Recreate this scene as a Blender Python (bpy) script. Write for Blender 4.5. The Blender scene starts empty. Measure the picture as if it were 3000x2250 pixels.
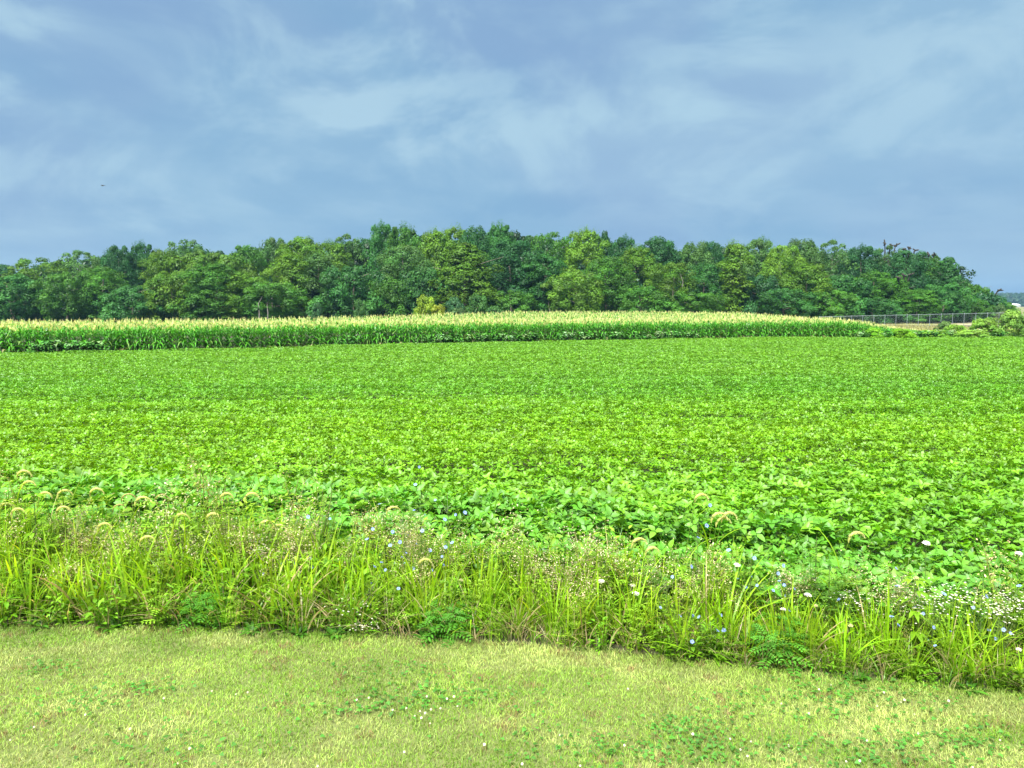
import bpy, math, random
import numpy as np
from mathutils import Vector, Matrix
R = math.radians
scene = bpy.context.scene
COL = scene.collection
rng = np.random.default_rng(7)
random.seed(7)

# ------------------------------------------------------------------ camera
CAM_H, F, PITCH = 3.0, 2200.0, math.atan(220 / 2200)
cd = bpy.data.cameras.new('camera'); cam = bpy.data.objects.new('camera', cd); COL.objects.link(cam)
cam.location = (0, 0, CAM_H); cam.rotation_euler = (R(90) - PITCH, 0, 0)
cd.sensor_width = 36; cd.lens = F / 3000 * 36; cd.clip_start = 0.05; cd.clip_end = 6000
scene.camera = cam
scene.render.resolution_x, scene.render.resolution_y = 1024, 768
# ------------------------------------------------------------------ light
SUN_EL, SUN_AZ = R(52), R(205)        # azimuth measured clockwise from +Y: high, behind the camera on the left
EXPOSURE = 1.75
scene.view_settings.view_transform = 'Standard'; scene.view_settings.look = 'None'
scene.view_settings.exposure = EXPOSURE; scene.view_settings.gamma = 1
sl = bpy.data.lights.new('sun', 'SUN'); sl.energy = 3.1; sl.angle = R(9); sl.color = (1.0, 0.955, 0.88)
so = bpy.data.objects.new('sun', sl); COL.objects.link(so)
sd = Vector((math.sin(SUN_AZ) * math.cos(SUN_EL), math.cos(SUN_AZ) * math.cos(SUN_EL), math.sin(SUN_EL)))
so.rotation_euler = sd.to_track_quat('Z', 'Y').to_euler(); so.location = sd * 60
w = bpy.data.worlds.new('World'); scene.world = w; w.use_nodes = True
nt = w.node_tree; nt.nodes.clear()
def N(tree, typ, **kw):
    n = tree.nodes.new(typ)
    for k, v in kw.items():
        if k in n.inputs: n.inputs[k].default_value = v
        else: setattr(n, k, v)
    return n
def math_n(tree, op, a, b=None, c=None, clamp=False):
    n = tree.nodes.new('ShaderNodeMath'); n.operation = op; n.use_clamp = clamp
    for i, v in enumerate((a, b, c)):
        if v is None: continue
        if isinstance(v, (int, float)): n.inputs[i].default_value = v
        else: tree.links.new(v, n.inputs[i])
    return n.outputs[0]
def mixc(tree, fac, a, b, blend='MIX'):
    n = tree.nodes.new('ShaderNodeMix'); n.data_type = 'RGBA'; n.blend_type = blend
    for s, v in ((n.inputs[0], fac), (n.inputs[6], a), (n.inputs[7], b)):
        if isinstance(v, (int, float)): s.default_value = v
        elif isinstance(v, tuple): s.default_value = (*v, 1)
        else: tree.links.new(v, s)
    return n.outputs[2]
def smooth(tree, v, lo, hi, a=0., b=1.):
    n = tree.nodes.new('ShaderNodeMapRange'); n.interpolation_type = 'SMOOTHSTEP'
    n.inputs['From Min'].default_value = lo; n.inputs['From Max'].default_value = hi
    n.inputs['To Min'].default_value = a; n.inputs['To Max'].default_value = b
    tree.links.new(v, n.inputs['Value']); return n.outputs['Result']
def build_sky():
    sky = N(nt, 'ShaderNodeTexSky', sky_type='NISHITA', sun_disc=False, sun_elevation=SUN_EL, sun_rotation=SUN_AZ)
    sky.dust_density = 2.0
    tc = N(nt, 'ShaderNodeTexCoord'); sp = N(nt, 'ShaderNodeSeparateXYZ'); nt.links.new(tc.outputs['Generated'], sp.inputs[0])
    x, y, z = sp.outputs
    zz = math_n(nt, 'MAXIMUM', z, 0.0)
    def noise(scale, detail, rough, dist, off, squash):
        mp = N(nt, 'ShaderNodeMapping'); mp.inputs['Location'].default_value = off; mp.inputs['Scale'].default_value = (1, 1, squash)
        nt.links.new(tc.outputs['Generated'], mp.inputs[0])
        n = N(nt, 'ShaderNodeTexNoise', Scale=scale, Detail=detail, Roughness=rough, Distortion=dist)
        nt.links.new(mp.outputs[0], n.inputs['Vector']); return n.outputs['Fac']
    O = (4.3, 2.1, 7.7)
    n1 = noise(4.4, 10, .56, .45, O, 1.9); n1u = noise(4.4, 10, .56, .45, (O[0] + .012, O[1], O[2] + .055), 1.9)      # the second sample sits above the first: cloud tops come out bright
    broad = noise(2.3, 4, .5, .3, (1.2, 8.1, 3.3), 2.4); streak = noise(2.2, 5, .5, .2, (6.1, 2.6, 1.9), 5.5); tint = noise(1.9, 3, .5, .2, (3.3, 9.4, 1.1), 2.0)
    relief = smooth(nt, math_n(nt, 'SUBTRACT', n1, n1u), -.09, .11)
    puffs = None
    fw = Vector((0, math.cos(PITCH), -math.sin(PITCH))); up = Vector((0, math.sin(PITCH), math.cos(PITCH)))
    for px, py, r, k in ((1200, 190, 0.10, 1.0), (1420, 270, 0.075, .8), (860, 110, 0.08, .7), (20, 60, 0.04, .9), (30, 250, 0.045, .9), (150, 500, 0.075, .8),
                         (950, 420, 0.08, .5), (2080, 320, 0.085, .55), (2130, 30, .08, .6), (1640, 390, .08, .55), (2750, 220, .10, .45), (2780, 400, .06, .4)):
        d = (Vector(((px - 1500) / F, 0, 0)) + up * ((1125 - py) / F) + fw).normalized()
        vm = N(nt, 'ShaderNodeVectorMath', operation='DISTANCE'); nt.links.new(tc.outputs['Generated'], vm.inputs[0]); vm.inputs[1].default_value = d
        dd = math_n(nt, 'ADD', vm.outputs['Value'], math_n(nt, 'MULTIPLY', math_n(nt, 'SUBTRACT', n1, 0.5), -0.40))
        q = smooth(nt, dd, r * 1.5, r * 0.25, 0, k)
        puffs = q if puffs is None else math_n(nt, 'MAXIMUM', puffs, q)
    # low in the sky the deck is seen edge on: level streaks take over from the billows
    low = smooth(nt, zz, .26, .06)
    bill = math_n(nt, 'ADD', math_n(nt, 'MULTIPLY', smooth(nt, broad, .36, .64), .52), math_n(nt, 'MULTIPLY', relief, .38))
    stk = math_n(nt, 'ADD', math_n(nt, 'MULTIPLY', smooth(nt, streak, .36, .64), .50), math_n(nt, 'MULTIPLY', relief, .20))
    mf = N(nt, 'ShaderNodeMix', data_type='FLOAT'); nt.links.new(low, mf.inputs[0]); nt.links.new(bill, mf.inputs[2]); nt.links.new(stk, mf.inputs[3])
    fac = math_n(nt, 'ADD', math_n(nt, 'MULTIPLY', mf.outputs[0], .80), math_n(nt, 'MULTIPLY', math_n(nt, 'MULTIPLY', puffs, math_n(nt, 'ADD', math_n(nt, 'MULTIPLY', relief, .8), .35)), .44), clamp=True)
    dark = mixc(nt, smooth(nt, tint, 0.4, 0.6), (0.212, 0.412, 0.635), (0.248, 0.415, 0.645))
    base = mixc(nt, fac, dark, (0.42, 0.63, 0.775))
    lift = smooth(nt, zz, 0.44, 0.85)  # sky overhead, out of view, is whitened and brightened to light the ground
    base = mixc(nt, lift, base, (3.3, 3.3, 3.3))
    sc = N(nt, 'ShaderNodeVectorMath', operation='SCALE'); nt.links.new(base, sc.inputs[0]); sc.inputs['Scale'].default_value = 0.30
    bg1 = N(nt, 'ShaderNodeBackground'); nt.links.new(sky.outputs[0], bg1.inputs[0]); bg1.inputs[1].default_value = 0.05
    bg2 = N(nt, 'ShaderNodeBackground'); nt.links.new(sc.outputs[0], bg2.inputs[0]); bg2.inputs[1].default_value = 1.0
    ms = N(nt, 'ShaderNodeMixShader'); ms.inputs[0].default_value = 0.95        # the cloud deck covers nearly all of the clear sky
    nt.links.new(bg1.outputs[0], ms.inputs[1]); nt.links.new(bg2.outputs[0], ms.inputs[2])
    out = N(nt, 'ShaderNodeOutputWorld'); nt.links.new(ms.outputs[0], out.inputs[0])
build_sky()

# ------------------------------------------------------------------ placement maths (pixel of the 3000 px photo -> place)
cp, sp_ = math.cos(PITCH), math.sin(PITCH)
def ray(px, py):
    u, v = (px - 1500) / F, (1125 - py) / F
    return np.array((u, cp + v * sp_, -sp_ + v * cp))
def at_z(px, py, z):
    d = ray(px, py); t = (z - CAM_H) / d[2]; return np.array((0, 0, CAM_H)) + d * t
def at_y(px, py, Y):
    d = ray(px, py); return np.array((0, 0, CAM_H)) + d * (Y / d[1])
def sstep(a, b, t):
    t = np.clip((np.asarray(t, float) - a) / (b - a), 0, 1); return t * t * (3 - 2 * t)
def H(x, y):
    x = np.asarray(x, float); y = np.asarray(y, float)
    return 0.62 * np.exp(-((x - 6) / 42) ** 2 - ((y - 108) / 26) ** 2) + 0.8 * sstep(118, 166, y) + 3.0 * sstep(190, 520, y) + 3 * sstep(520, 1400, y)
def vnoise(x, y, seed=0):
    x = np.asarray(x, float); y = np.asarray(y, float)
    xi, yi = np.floor(x).astype(np.int64), np.floor(y).astype(np.int64)
    fx, fy = x - xi, y - yi; fx = fx * fx * (3 - 2 * fx); fy = fy * fy * (3 - 2 * fy)
    def h(a, b):
        n = (a * 374761393 + b * 668265263 + seed * 144665) & 0x7fffffff
        n = ((n ^ (n >> 13)) * 1274126177) & 0x7fffffff
        return ((n ^ (n >> 16)) & 0xffff) / 65535.0
    return (h(xi, yi) * (1 - fx) + h(xi + 1, yi) * fx) * (1 - fy) + (h(xi, yi + 1) * (1 - fx) + h(xi + 1, yi + 1) * fx) * fy
def fbm(x, y, seed=0, o=3):
    return sum(vnoise(x * 2 ** i, y * 2 ** i, seed + i) * 0.5 ** i for i in range(o)) / sum(0.5 ** i for i in range(o))
_e = np.array([at_z(px, py, 0) for px, py in ((-500, 1826), (0, 1838), (542, 1851), (949, 1865), (1356, 1885), (1763, 1915), (2170, 1962), (2577, 2003), (3000, 2043), (3500, 2095))])
def edge(x): return np.interp(x, _e[:, 0], _e[:, 1])
_s = np.array([at_z(px, py, 0.5) for px, py in ((-700, 1042), (0, 1033), (542, 1025), (1017, 1012), (1356, 1004), (1763, 996), (2170, 991), (3000, 988), (3600, 988))])
def soy_far(x): return np.interp(x, _s[:, 0], _s[:, 1])
def soy_near(x): return edge(x) + np.interp(x, (-5, 0, 4), (1.15, 1.0, 0.62))

# ------------------------------------------------------------------ mesh helpers
class PB:
    def __init__(s): s.V, s.Q, s.T, s.C, s.n = [], [], [], [], 0
    def add(s, V, Q=None, T=None, C=(1, 1, 1)):
        V = np.asarray(V, float).reshape(-1, 3); k = len(V)
        s.V.append(V); C = np.asarray(C, float)
        s.C.append(np.broadcast_to(C, (k, 3)) if C.ndim == 1 else C)
        if Q is not None and len(Q): s.Q.append(np.asarray(Q, np.int64) + s.n)
        if T is not None and len(T): s.T.append(np.asarray(T, np.int64) + s.n)
        s.n += k
    def merge(s, a): s.add(a[0], a[1], a[2], a[3])
    def arr(s):
        z4, z3 = np.zeros((0, 4), np.int64), np.zeros((0, 3), np.int64)
        return (np.concatenate(s.V), np.concatenate(s.Q) if s.Q else z4, np.concatenate(s.T) if s.T else z3, np.concatenate(s.C))
    def ribbon(s, pts, wd, side, ca, cb=None):
        pts = np.asarray(pts, float); k = len(pts); wd = np.asarray(wd, float)[:, None]
        side = np.broadcast_to(np.asarray(side, float), pts.shape)
        V = np.empty((2 * k, 3)); V[0::2] = pts - side * wd * .5; V[1::2] = pts + side * wd * .5
        i = np.arange(k - 1) * 2
        Q = np.stack((i, i + 1, i + 3, i + 2), 1)
        ca = np.asarray(ca, float); cb = ca if cb is None else np.asarray(cb, float)
        t = np.repeat(np.linspace(0, 1, k), 2)[:, None]
        s.add(V, Q, None, ca * (1 - t) + cb * t)
    def tube(s, pts, rad, n, col):
        pts = np.asarray(pts, float); k = len(pts); V = []
        for i in range(k):
            d = pts[min(i + 1, k - 1)] - pts[max(i - 1, 0)]; d = d / (np.linalg.norm(d) + 1e-9)
            a = np.cross(d, (0, 0, 1) if abs(d[2]) < .9 else (1, 0, 0)); a /= np.linalg.norm(a); b = np.cross(d, a)
            for j in range(n):
                t = 2 * math.pi * j / n; V.append(pts[i] + (a * math.cos(t) + b * math.sin(t)) * rad[i])
        Q = [(i * n + j, i * n + (j + 1) % n, (i + 1) * n + (j + 1) % n, (i + 1) * n + j) for i in range(k - 1) for j in range(n)]
        s.add(V, Q, None, col)
    def leaf(s, base, d, up, L, W, col, fold=.25, droop=.25):
        base = np.asarray(base, float); d = np.asarray(d, float); d = d / np.linalg.norm(d)
        up = np.asarray(up, float); sd_ = np.cross(d, up); sd_ /= np.linalg.norm(sd_) + 1e-9; up = np.cross(sd_, d)
        def P(t, w_): return base + d * L * t + sd_ * W * w_ + up * (abs(w_) * W * fold * 2 - droop * L * t * t)
        V = [P(0, 0), P(.3, -.5), P(.3, 0), P(.3, .5), P(.68, -.38), P(.68, 0), P(.68, .38), P(1, 0)]
        s.add(V, [(1, 2, 5, 4), (2, 3, 6, 5)], [(0, 2, 1), (0, 3, 2), (4, 5, 7), (5, 6, 7)], col)
def mesh(name, a, mat, smooth=False):
    V, Q, T, C = a
    me = bpy.data.meshes.new(name)
    nq, ntri = len(Q), len(T); nl = nq * 4 + ntri * 3
    me.vertices.add(len(V)); me.vertices.foreach_set('co', np.ascontiguousarray(V, np.float32).ravel())
    me.loops.add(nl); me.loops.foreach_set('vertex_index', np.concatenate((Q.ravel(), T.ravel())).astype(np.int32))
    me.polygons.add(nq + ntri)
    me.polygons.foreach_set('loop_start', np.concatenate((np.arange(nq) * 4, nq * 4 + np.arange(ntri) * 3)).astype(np.int32))
    if smooth: me.polygons.foreach_set('use_smooth', np.ones(nq + ntri, bool))
    me.update(calc_edges=True)
    at = me.attributes.new('col', 'FLOAT_COLOR', 'POINT')
    at.data.foreach_set('color', np.concatenate((C, np.ones((len(C), 1))), 1).astype(np.float32).ravel())
    me.materials.append(mat); return me
def obj(name, me, parent=None, loc=None, rz=0, sc=None):
    o = bpy.data.objects.new(name, me); COL.objects.link(o)
    if parent is not None: o.parent = parent
    if loc is not None: o.location = loc
    if rz: o.rotation_euler = (0, 0, rz)
    if sc is not None: o.scale = sc
    return o
def tag(o, label=None, cat=None, group=None, kind=None):
    if label: o['label'] = label
    if cat: o['category'] = cat
    if group: o['group'] = group
    if kind: o['kind'] = kind
    return o
def empty(name, loc, label, cat, group=None):
    o = bpy.data.objects.new(name, None); COL.objects.link(o); o.location = loc; o.empty_display_size = .2
    return tag(o, label, cat, group)
def rotm(yaw, tilt=None, taz=None, sc=None):
    yaw = np.asarray(yaw, float); n = len(yaw); c, s = np.cos(yaw), np.sin(yaw)
    M = np.zeros((n, 3, 3)); M[:, 0, 0] = c; M[:, 0, 1] = -s; M[:, 1, 0] = s; M[:, 1, 1] = c; M[:, 2, 2] = 1
    if tilt is not None:
        ax = np.stack((np.cos(taz), np.sin(taz), np.zeros(n)), 1); K = np.zeros((n, 3, 3))
        K[:, 0, 1] = -ax[:, 2]; K[:, 0, 2] = ax[:, 1]; K[:, 1, 0] = ax[:, 2]; K[:, 1, 2] = -ax[:, 0]; K[:, 2, 0] = -ax[:, 1]; K[:, 2, 1] = ax[:, 0]
        T_ = np.eye(3)[None] + np.sin(tilt)[:, None, None] * K + (1 - np.cos(tilt))[:, None, None] * (K @ K)
        M = T_ @ M
    if sc is not None:
        sc = np.asarray(sc, float); M = M * (sc[:, None, None] if sc.ndim == 1 else sc[:, None, :])
    return M
def scatter(pr, P, M, tint=None):
    V, Q, T, C = pr; n, k = len(P), len(V)
    VV = (np.einsum('nij,kj->nki', M, V) + P[:, None, :]).reshape(-1, 3)
    off = (np.arange(n) * k)[:, None, None]
    CC = np.broadcast_to(C[None], (n, k, 3)) * (1 if tint is None else np.asarray(tint)[:, None, :])
    return VV, (Q[None] + off).reshape(-1, 4), (T[None] + off).reshape(-1, 3), np.ascontiguousarray(CC).reshape(-1, 3)
def blades(P, az, L, W, lean, ca, cb, face=None):
    """curved tapering grass blades, three cross sections and a tip; all arrays over the blades"""
    n = len(P); d = np.stack((np.cos(az), np.sin(az), np.zeros(n)), 1)
    f = az + math.pi / 2 if face is None else face
    sd_ = np.stack((np.cos(f), np.sin(f), np.zeros(n)), 1)
    V = np.empty((n, 7, 3)); C = np.empty((n, 7, 3))
    for i, (t, w_) in enumerate(((0, .8), (.42, 1), (.78, .62))):
        c = P + d * (lean * t * t * L)[:, None] + np.array((0, 0, 1)) * (L * (t - .42 * lean * t * t))[:, None]
        V[:, 2 * i] = c - sd_ * (W * w_ * .5)[:, None]; V[:, 2 * i + 1] = c + sd_ * (W * w_ * .5)[:, None]
        C[:, 2 * i:2 * i + 2] = (ca * (1 - t) + cb * t)[:, None]
    V[:, 6] = P + d * (lean * L)[:, None] + np.array((0, 0, 1)) * (L * (1 - .42 * lean))[:, None]; C[:, 6] = cb
    o = (np.arange(n) * 7)[:, None, None]
    return (V.reshape(-1, 3), (np.array([[0, 1, 3, 2], [2, 3, 5, 4]])[None] + o).reshape(-1, 4), (np.array([[4, 5, 6]])[None] + o).reshape(-1, 3), C.reshape(-1, 3))
def cat(*aa):
    p = PB()
    for a in aa: p.merge(a)
    return p.arr()
def jit(n, s=.15, hue=.08):
    b = 1 + rng.uniform(-s, s, (n, 1)); return b * (1 + rng.uniform(-hue, hue, (n, 3)))
def wcurve(base, az, L, lean, k=6, bend=1.6):
    t = np.linspace(0, 1, k); d = np.array((math.cos(az), math.sin(az), 0))
    return np.asarray(base, float) + d * (lean * L * t ** bend)[:, None] + np.array((0, 0, 1.)) * (L * (t - .38 * lean * t ** 2.2))[:, None]

# ------------------------------------------------------------------ materials
def leaf_mat(name, trans=.35, gloss=.05, rough=.4, tinted=False, nscale=6., nvar=.25):
    m = bpy.data.materials.new(name); m.use_nodes = True; t = m.node_tree; t.nodes.clear()
    a = N(t, 'ShaderNodeAttribute', attribute_name='col'); c = a.outputs['Color']
    if tinted:
        oi = N(t, 'ShaderNodeObjectInfo'); c = mixc(t, 1., c, oi.outputs['Color'], 'MULTIPLY')
    tc = N(t, 'ShaderNodeTexCoord'); nz = N(t, 'ShaderNodeTexNoise', Scale=nscale, Detail=3.); t.links.new(tc.outputs['Object'], nz.inputs['Vector'])
    hv = N(t, 'ShaderNodeHueSaturation'); t.links.new(c, hv.inputs['Color'])
    t.links.new(smooth(t, nz.outputs['Fac'], .3, .7, 1 - nvar, 1 + nvar), hv.inputs['Value']); c = hv.outputs[0]
    d = N(t, 'ShaderNodeBsdfDiffuse'); t.links.new(c, d.inputs['Color']); sh = d.outputs[0]
    if trans:
        tr = N(t, 'ShaderNodeBsdfTranslucent'); t.links.new(mixc(t, 1., c, (1.25, 1.1, .55), 'MULTIPLY'), tr.inputs['Color'])
        mx = N(t, 'ShaderNodeMixShader'); mx.inputs[0].default_value = trans; t.links.new(sh, mx.inputs[1]); t.links.new(tr.outputs[0], mx.inputs[2]); sh = mx.outputs[0]
    if gloss:
        g = N(t, 'ShaderNodeBsdfGlossy'); g.inputs['Roughness'].default_value = rough; g.inputs['Color'].default_value = (.9, .95, 1, 1)
        mx = N(t, 'ShaderNodeMixShader'); mx.inputs[0].default_value = gloss; t.links.new(sh, mx.inputs[1]); t.links.new(g.outputs[0], mx.inputs[2]); sh = mx.outputs[0]
    o = N(t, 'ShaderNodeOutputMaterial'); t.links.new(sh, o.inputs[0]); return m
def ground_mat(name, cols, scale, detail=6., bump=.3, rough=.95):
    m = bpy.data.materials.new(name); m.use_nodes = True; t = m.node_tree; b = t.nodes['Principled BSDF']; b.inputs['Roughness'].default_value = rough
    tc = N(t, 'ShaderNodeTexCoord'); n1 = N(t, 'ShaderNodeTexNoise', Scale=scale, Detail=detail, Roughness=.65); t.links.new(tc.outputs['Object'], n1.inputs['Vector'])
    n2 = N(t, 'ShaderNodeTexNoise', Scale=scale * .13, Detail=4.); t.links.new(tc.outputs['Object'], n2.inputs['Vector'])
    c = mixc(t, smooth(t, n1.outputs['Fac'], .35, .65), cols[0], cols[1]); c = mixc(t, smooth(t, n2.outputs['Fac'], .4, .65), c, cols[2])
    t.links.new(c, b.inputs['Base Color'])
    bp = N(t, 'ShaderNodeBump', Strength=bump, Distance=.03); t.links.new(n1.outputs['Fac'], bp.inputs['Height']); t.links.new(bp.outputs[0], b.inputs['Normal'])
    return m
M_SOY = leaf_mat('soybean_leaf', .32, .03, .5, nscale=3.)
M_WEED = leaf_mat('weed_leaf', .46, .02, .42, nscale=5.)
M_LAWN = leaf_mat('lawn_blade', .28, .015, .45, nscale=1.2, nvar=.2)
M_CORN = leaf_mat('corn_leaf', .32, .035, .38, nscale=2.)
M_DRY = leaf_mat('tassel', .3, .0, nscale=2.)
M_PETAL = leaf_mat('petal', .3, .0, nscale=9., nvar=.08)
M_TREE = leaf_mat('tree_leaf', .34, .012, .5, tinted=True, nscale=.25, nvar=.25)
M_BARK = ground_mat('bark', ((.10, .085, .065), (.20, .175, .14), (.13, .12, .09)), 3.)

# ------------------------------------------------------------------ ground
def grid(name, xs, ys, mat, dz=0., keep=None, label=None):
    X, Y = np.meshgrid(xs, ys); Z = H(X, Y) + dz
    V = np.stack((X, Y, Z), -1).reshape(-1, 3); nx, ny = len(xs), len(ys)
    i = (np.arange(ny - 1)[:, None] * nx + np.arange(nx - 1)).ravel()
    Q = np.stack((i, i + 1, i + nx + 1, i + nx), 1)
    if keep is not None:
        cx = V[Q].mean(1); Q = Q[keep(cx[:, 0], cx[:, 1])]
    o = obj(name, mesh(name, (V, Q, np.zeros((0, 3), np.int64), np.ones((len(V), 3))), mat, True))
    return tag(o, label, None, None, 'structure')
def spread(lo, hi, mid, n):
    return np.unique(np.concatenate((np.linspace(-mid, mid, n), -np.geomspace(mid, -lo, 14), np.geomspace(mid, hi, 14))))
grid('ground', spread(-1580, 1580, 150, 61), np.unique(np.concatenate((np.linspace(-60, 200, 81), np.geomspace(200, 1480, 40)))),
     ground_mat('soil', ((.030, .032, .012), (.05, .05, .02), (.03, .045, .012)), 3.), label='dark soil under the crops')
EX = np.linspace(-14, 14, 57)
def lawn_sheet():
    ys = np.linspace(0, 1, 30); V = []
    for t in ys:
        for x in EX: V.append((x, -6 + (edge(x) + .02 + 6) * t, .004))
    n = len(EX); i = (np.arange(29)[:, None] * n + np.arange(n - 1)).ravel()
    a = (np.array(V), np.stack((i, i + 1, i + n + 1, i + n), 1), np.zeros((0, 3), np.int64), np.ones((len(V), 3)))
    tag(obj('lawn', mesh('lawn', a, ground_mat('lawn_soil', ((.08, .12, .02), (.13, .15, .045), (.10, .12, .03)), 14.))), 'mown lawn in front of the weeds', None, None, 'structure')
lawn_sheet()
grid('sandy_bank', np.linspace(18, 140, 50), np.linspace(112, 163, 26), ground_mat('sand', ((.25, .22, .125), (.31, .27, .17), (.16, .19, .06)), .35), .03,
     keep=lambda x, y: (x > 24 + 4 * np.sin(y * .3)) & (y > 126 + 5 * np.sin(x * .11)), label='pale sandy bank behind the corn')
grid('stubble_field', np.linspace(100, 1300, 60), np.linspace(200, 1160, 60), ground_mat('stubble', ((.13, .135, .045), (.16, .15, .055), (.11, .135, .04)), .05), .06, label='distant tan field beyond the wood')

# ------------------------------------------------------------------ lawn
def lawn():
    n = 370000
    x = rng.uniform(-9, 9, n); y = rng.uniform(3.6, 8, n); y = 3.6 + (edge(x) + .06 - 3.6) * rng.uniform(0, 1, n) ** .85
    k = np.abs(x) < .74 * y + 2.8; x, y = x[k], y[k]; n = len(x)
    p1 = fbm(x * .7, y * 1.5, 3, 4); p2 = fbm(x * 1.6 + 9, y * 2.6, 11, 3); p3 = fbm(x * 5, y * 7, 21, 2)
    green = np.array((.155, .31, .022)); straw = np.array((.45, .51, .175)); pale = np.array((.31, .455, .08)); brown = np.array((.26, .20, .08))
    f = np.clip((p1 - .33) * 2.8 + rng.normal(0, .28, n), 0, 1)[:, None]
    c = green * (1 - f) + pale * f
    g = (np.clip((p2 - .47) * 3.5, 0, .6) + rng.uniform(-.2, .25, n)).clip(0, 1)[:, None]; c = c * (1 - g) + straw * g
    b = ((rng.uniform(0, 1, n) < .05) | ((p3 > .72) & (rng.uniform(0, 1, n) < .5)))[:, None]; c = np.where(b, brown, c)
    c = c * jit(n, .45, .06)
    L = rng.uniform(.022, .05, n) * (.75 + .5 * p3); L[y > edge(x) - .12] *= 1.25
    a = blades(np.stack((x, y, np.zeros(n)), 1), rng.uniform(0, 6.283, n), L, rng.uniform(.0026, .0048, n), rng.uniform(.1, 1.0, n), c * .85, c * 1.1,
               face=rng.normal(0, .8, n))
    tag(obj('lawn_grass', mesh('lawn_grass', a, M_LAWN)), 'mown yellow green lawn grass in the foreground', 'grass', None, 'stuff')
    # clover patches
    pc = PB()
    for k in range(3):
        t = k * 2.094; d = np.array((math.cos(t), math.sin(t), .15)); pc.leaf((0, 0, 0), d, (0, 0, 1), .015, .014, (1, 1, 1), .1, .2)
    P, tint = [], []
    for px, py, rx, ry, m in ((1250, 2052, 230, 24, 900), (1050, 2085, 160, 14, 300), (2480, 2040, 220, 22, 600), (2400, 2080, 260, 30, 600), (2030, 2130, 90, 26, 350), (2820, 2170, 130, 25, 400),
                              (420, 2022, 90, 16, 260), (190, 2065, 190, 24, 400), (2580, 2215, 320, 32, 800), (150, 1965, 60, 10, 150), (1750, 2190, 260, 30, 500), (500, 2190, 300, 40, 400), (2050, 2215, 300, 30, 600), (1150, 1965, 120, 12, 200)):
        for _ in range(int(m * .26)):
            q = at_z(px + random.gauss(0, rx * .75), py + random.gauss(0, ry * 1.15), 0)
            if q[1] < edge(q[0]): P.append((q[0], q[1], random.uniform(.028, .052)))
    P = np.array(P); n = len(P)
    a = scatter(pc.arr(), P, rotm(rng.uniform(0, 6.28, n), rng.uniform(0, .6, n), rng.uniform(0, 6.28, n), rng.uniform(.8, 1.4, n)), np.array((.085, .27, .03)) * jit(n, .3, .1))
    tag(obj('clover_leaves', mesh('clover_leaves', a, M_WEED)), 'dark green clover patches spread through the lawn', 'clover', None, 'stuff')
    fl = PB(); fl.tube([(0, 0, 0), (.004, 0, .03), (.002, 0, .055)], [.0013, .0012, .0012], 4, (.2, .33, .08))
    for i in range(60):
        z = 1 - 1.7 * (i + .5) / 60; r = math.sqrt(max(0, 1 - z * z)); t = i * 2.4
        d = np.array((r * math.cos(t), r * math.sin(t), z)); fl.leaf(np.array((.002, 0, .061)) + d * .004, d, (.3, .2, 1), .0075, .004, (.82, .80, .72), .2, .3)
    me = mesh('clover_flower', fl.arr(), M_PETAL)
    for px, py in ((1330, 2038), (1080, 2042), (690, 2025), (725, 2020), (620, 2018), (1235, 2102), (1260, 2106), (1250, 2040), (1150, 2072), (1230, 2075), (1262, 2076), (1290, 2074), (1215, 2088), (1245, 2088), (1310, 2045), (1045, 2042), (1190, 2065), (1060, 2058), (1340, 2060),
                   (2400, 2014), (2435, 1996), (2290, 2050), (2370, 2088), (2570, 2060), (2590, 2024), (2650, 2045), (2780, 2050), (2640, 2048), (2680, 2080), (2140, 2157), (2200, 2163), (2170, 2185), (2190, 2210), (2375, 2237), (2540, 2162), (2340, 2190), (2310, 2178), (2480, 2222), (2520, 2225), (2610, 2240), (2045, 2240), (2030, 2145), (1840, 2012), (1185, 2196),
                   (520, 2225), (555, 2190), (100, 2120), (250, 2085), (480, 2045), (30, 2160), (380, 2130), (1420, 2180), (1530, 2230), (1640, 2140), (1700, 2235), (1830, 2180), (930, 2235), (2690, 2140), (2850, 2240), (2930, 2160)):
        q = at_z(px, py, .06)
        o = obj('clover_flower', me, None, (q[0], q[1], random.uniform(-.008, .01)), random.uniform(0, 6.28), (random.uniform(.5, .88),) * 3)
        tag(o, 'small round white clover blossom standing in the mown lawn', 'flower', 'white clover blossoms in the lawn')
lawn()

# ------------------------------------------------------------------ soybeans
def trifoliate(r_=.55):
    p = PB()
    p.ribbon([(0, 0, -.16), (0, .005, -.06), (0, 0, 0)], (.004, .004, .003), (1, 0, 0), (.8, .9, .6))
    for az, L, W, t in ((0, .112, .064, .05), (1.75, .09, .054, .25), (-1.75, .09, .054, .25)):
        d = np.array((math.sin(az), math.cos(az), r_)); p.leaf((0, 0.012 if az == 0 else 0, 0), d, (0, 0, 1), L, W, (1, 1, 1), .16, .22)
    return p.arr()
def tri_far(r_=.4):
    p = PB()
    for az in (0, 1.9, -1.9):
        d = np.array((math.sin(az), math.cos(az), r_ if az else r_ + .5)); d /= np.linalg.norm(d); s = np.cross(d, (0, 0, 1)); s /= np.linalg.norm(s); L, W = .112, .066
        p.add([d * .005, d * L * .45 - s * W * .5 + (0, 0, .012), d * L - np.array((0, 0, .02)), d * L * .45 + s * W * .5 + (0, 0, .012)], [(0, 3, 2, 1)])
    return p.arr()
TRI, TRIF = trifoliate(), tri_far()
def soy_h(x, y): return .50 + .17 * (fbm(x * .12, y * .9, 5, 3) - .5) * 2 + .05 * np.sin((y + .03 * x + .35 * fbm(x * .2, y * .2, 8, 2)) * 2 * math.pi / .76) * np.exp(-np.maximum(y - 9, 0) / 26)
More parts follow.
